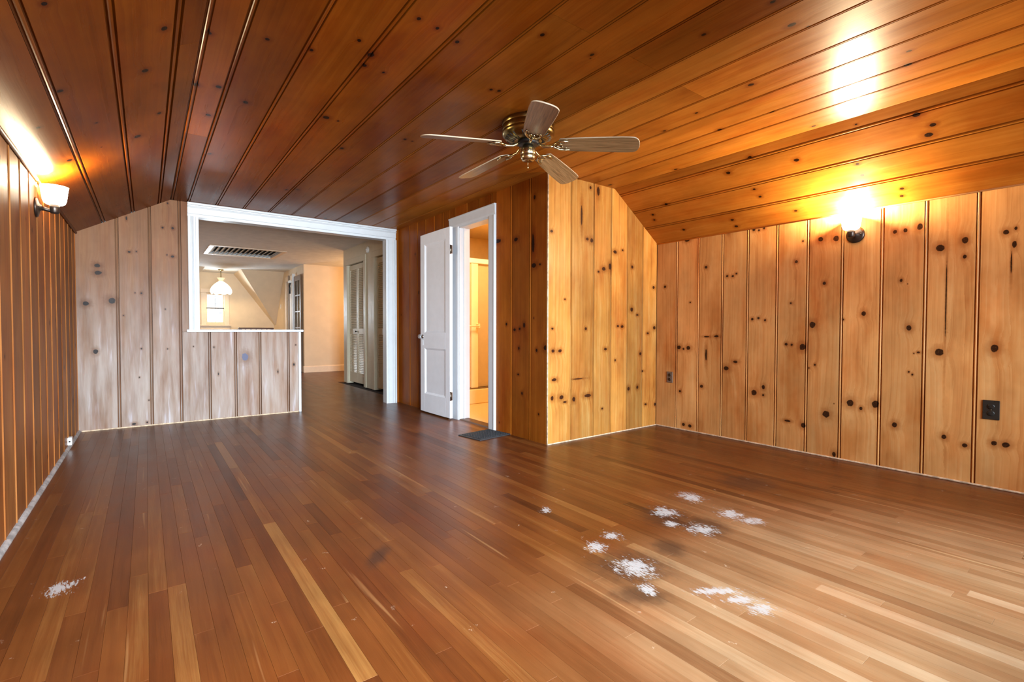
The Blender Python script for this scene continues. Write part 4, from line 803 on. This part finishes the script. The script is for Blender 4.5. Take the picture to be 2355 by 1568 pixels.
for k in range(5):
    ang = radians(22.8 + 72 * k)
    Mx = Matrix.Rotation(ang, 4, 'Z') @ Matrix.Translation((0, 0, -0.142)) @ Matrix.Rotation(radians(4.5), 4, 'Y') @ Matrix.Rotation(radians(-14), 4, 'X')
    n = len(OUT); mb = MB(); ins = 0.003
    lo = [(x, y, -0.0035) for x, y in OUT]; mid0 = [(x + (0.0015 if x > BL1 - .03 else 0), y*1.02, 0) for x, y in OUT]; hi = [(x, y, 0.0035) for x, y in OUT]
    mb.add(lo + hi, [tuple(reversed(range(n))), tuple(range(n, 2*n))] )
    bl = mb.build('blade', M['blade'], fan, matrix=Mx)
    mb = MB(); mb.add([(x, y, -0.0035) for x, y in OUT] + [(x + (x - 0.45)*0.006, y*1.03, 0) for x, y in OUT] + [(x, y, 0.0035) for x, y in OUT],
                      [(i, (i+1) % n, (i+1) % n + n, i + n) for i in range(n)] + [(i + n, (i+1) % n + n, (i+1) % n + 2*n, i + 2*n) for i in range(n)], True)
    mb.build('edge_band', M['blade_edge'], bl)
    mb = MB()            # forked scroll bracket under the blade
    mb.tube([(0.060, 0, 0.012), (0.085, 0, -0.004), (0.110, 0, -0.016), (0.150, 0, -0.017), (0.172, 0, -0.013)], [0.008, 0.0085, 0.009, 0.0095, 0.009], 8)
    for s in (1, -1):
        mb.tube([(0.166, 0, -0.014), (0.182, 0.022*s, -0.012), (0.205, 0.040*s, -0.010), (0.235, 0.047*s, -0.009), (0.268, 0.043*s, -0.009)], [0.008, 0.008, 0.0075, 0.007, 0.005], 8)
        mb.tube([(0.182, 0.0, -0.012), (0.200, 0.014*s, -0.010), (0.216, 0.018*s, -0.009), (0.226, 0.008*s, -0.009)], [0.006, 0.006, 0.005, 0.004], 6)
        mb.lathe([(0, -0.004), (0.005, -0.003), (0.006, 0.0)], 8, Matrix.Translation((0.245, 0.030*s, -0.005)))
    mb.build('blade_bracket', M['brass_pale'], bl)

# ------------------------------------------------------------------ wall sconces (local x points out of the wall)
def make_sconce():
    r = empty('wall_sconce', (0, 0, 0))
    RX = Matrix.Rotation(pi/2, 4, 'Y')
    mb = MB(); mb.lathe([(0, 0.030), (0.016, 0.028), (0.022, 0.020), (0.046, 0.014), (0.058, 0.010), (0.061, 0.0), (0, 0)], 32, RX)
    for s in (1, -1): mb.lathe([(0, 0.022), (0.005, 0.020), (0.006, 0.010)], 8, Matrix.Translation((0, 0.040*s, 0)) @ RX)
    mb.build('backplate', M['bronze'], r)
    ax = Matrix.Translation((0.086, 0, 0))
    mb = MB(); mb.tube([(0.022, 0, 0), (0.046, 0, -0.007), (0.068, 0, -0.012), (0.086, 0, -0.011)], [0.016, 0.012, 0.012, 0.014], 12); mb.build('arm', M['bronze'], r)
    mb = MB(); mb.lathe([(0, -0.028), (0.018, -0.028), (0.023, -0.022), (0.0245, 0.004), (0.0245, 0.026), (0, 0.026)], 24, ax); mb.build('socket_cup', M['bronze'], r)
    mb = MB(); mb.lathe([(0.024, 0.024), (0.040, 0.028), (0.051, 0.037), (0.057, 0.054), (0.061, 0.085), (0.066, 0.125), (0.069, 0.140), (0.066, 0.140), (0.063, 0.125), (0.058, 0.085), (0.054, 0.056), (0.048, 0.041), (0.038, 0.032), (0.024, 0.029)], 36, ax); mb.build('shade', M['sconce_glass'], r)
    mb = MB(); mb.lathe([(0, 0.027), (0.013, 0.027), (0.014, 0.050), (0.027, 0.078), (0.029, 0.096), (0.020, 0.116), (0, 0.122)], 16, ax); mb.build('bulb', M['sconce_glass'], r)
    return r
s1 = make_sconce(); s1.location = (XL + 0.001, 4.17, 1.747)
tag(s1, 'lit opal glass wall sconce near the top of the brown left wall', 'wall lamp', 'pair of wall sconces')
s2 = copy_tree(s1); s2.location = (XR - 0.001, 1.385, 1.715); s2.rotation_euler = (0, 0, pi)
s2['label'] = 'lit opal glass wall sconce high on the honey coloured right wall'
point('sconce_light', (XL + 0.087, 4.17, 1.747 + 0.155), 85, (1.0, 0.78, 0.48), 0.03)
point('sconce_light', (XR - 0.087, 1.385, 1.715 + 0.155), 225, (1.0, 0.78, 0.48), 0.03)

# ------------------------------------------------------------------ outlets, jack, mat
def outlet(name, loc, w, h, pm, rm, label):
    r = empty(name, loc); tag(r, label, 'outlet', 'duplex outlets on the right wall')
    mb = MB(); mb.box((-0.006, -w/2, -h/2), (0, w/2, h/2), ch=0.0022); mb.build('plate', pm, r)
    RX = Matrix.Rotation(-pi/2, 4, 'Y')
    for s in (1, -1):
        mb = MB(); mb.lathe([(0, 0.0095), (0.0145, 0.0095), (0.017, 0.008), (0.0175, 0.005)], 20, Matrix.Translation((0, 0, 0.0215*s)) @ RX); rc = mb.build('receptacle', rm, r)
        mb = MB()
        for t in (1, -1): mb.box((-0.0102, 0.0065*t - 0.0012, 0.0215*s - 0.001), (-0.0093, 0.0065*t + 0.0012, 0.0215*s + 0.009))
        mb.build('slot', M['slot'], rc)
    mb = MB(); mb.lathe([(0, 0.009), (0.003, 0.008), (0.0035, 0.005)], 8, RX); mb.build('screw', M['steel'], r)
    return r
outlet('wall_outlet', (XR - 0.0005, 0.628, 0.497), 0.079, 0.122, M['outlet_dark'], M['outlet_dark'], 'black duplex wall outlet at the right edge of the honey wall')
outlet('wall_outlet', (XR - 0.0005, 2.993, 0.517), 0.070, 0.112, M['outlet_brown'], M['bronze'], 'small brown duplex wall outlet near the inner corner')
jk = empty('phone_jack', (XL, 5.46, 0.060)); tag(jk, 'small white surface phone jack low on the left wall', 'jack')
mb = MB(); mb.box((0, -0.032, -0.032), (0.028, 0.032, 0.032), ch=0.004); mb.build('housing', M['white_plastic'], jk)
mb = MB(); mb.box((0.008, -0.0325, -0.008), (0.020, -0.0318, 0.006)); mb.build('socket', M['slot'], jk)
mt_ = empty('door_mat', (2.548, 3.815, 0.0), radians(8)); tag(mt_, 'small dark grey textured mat in front of the bathroom door', 'mat')
mb = MB(); mb.box((-0.195, -0.158, 0.0), (0.195, 0.158, 0.009), ch=0.004); mb.build('rim', M['rubber_rim'], mt_)
mb = MB(); mb.box((-0.170, -0.133, 0.009), (0.170, 0.133, 0.012), ch=0.001)
for i in range(16):
    for j in range(12):
        x_ = -0.16 + i*0.0213; y_ = -0.123 + j*0.0224
        mb.box((x_ - 0.006, y_ - 0.006, 0.011), (x_ + 0.006, y_ + 0.006, 0.0145))
mb.build('textured_field', M['rubber'], mt_)
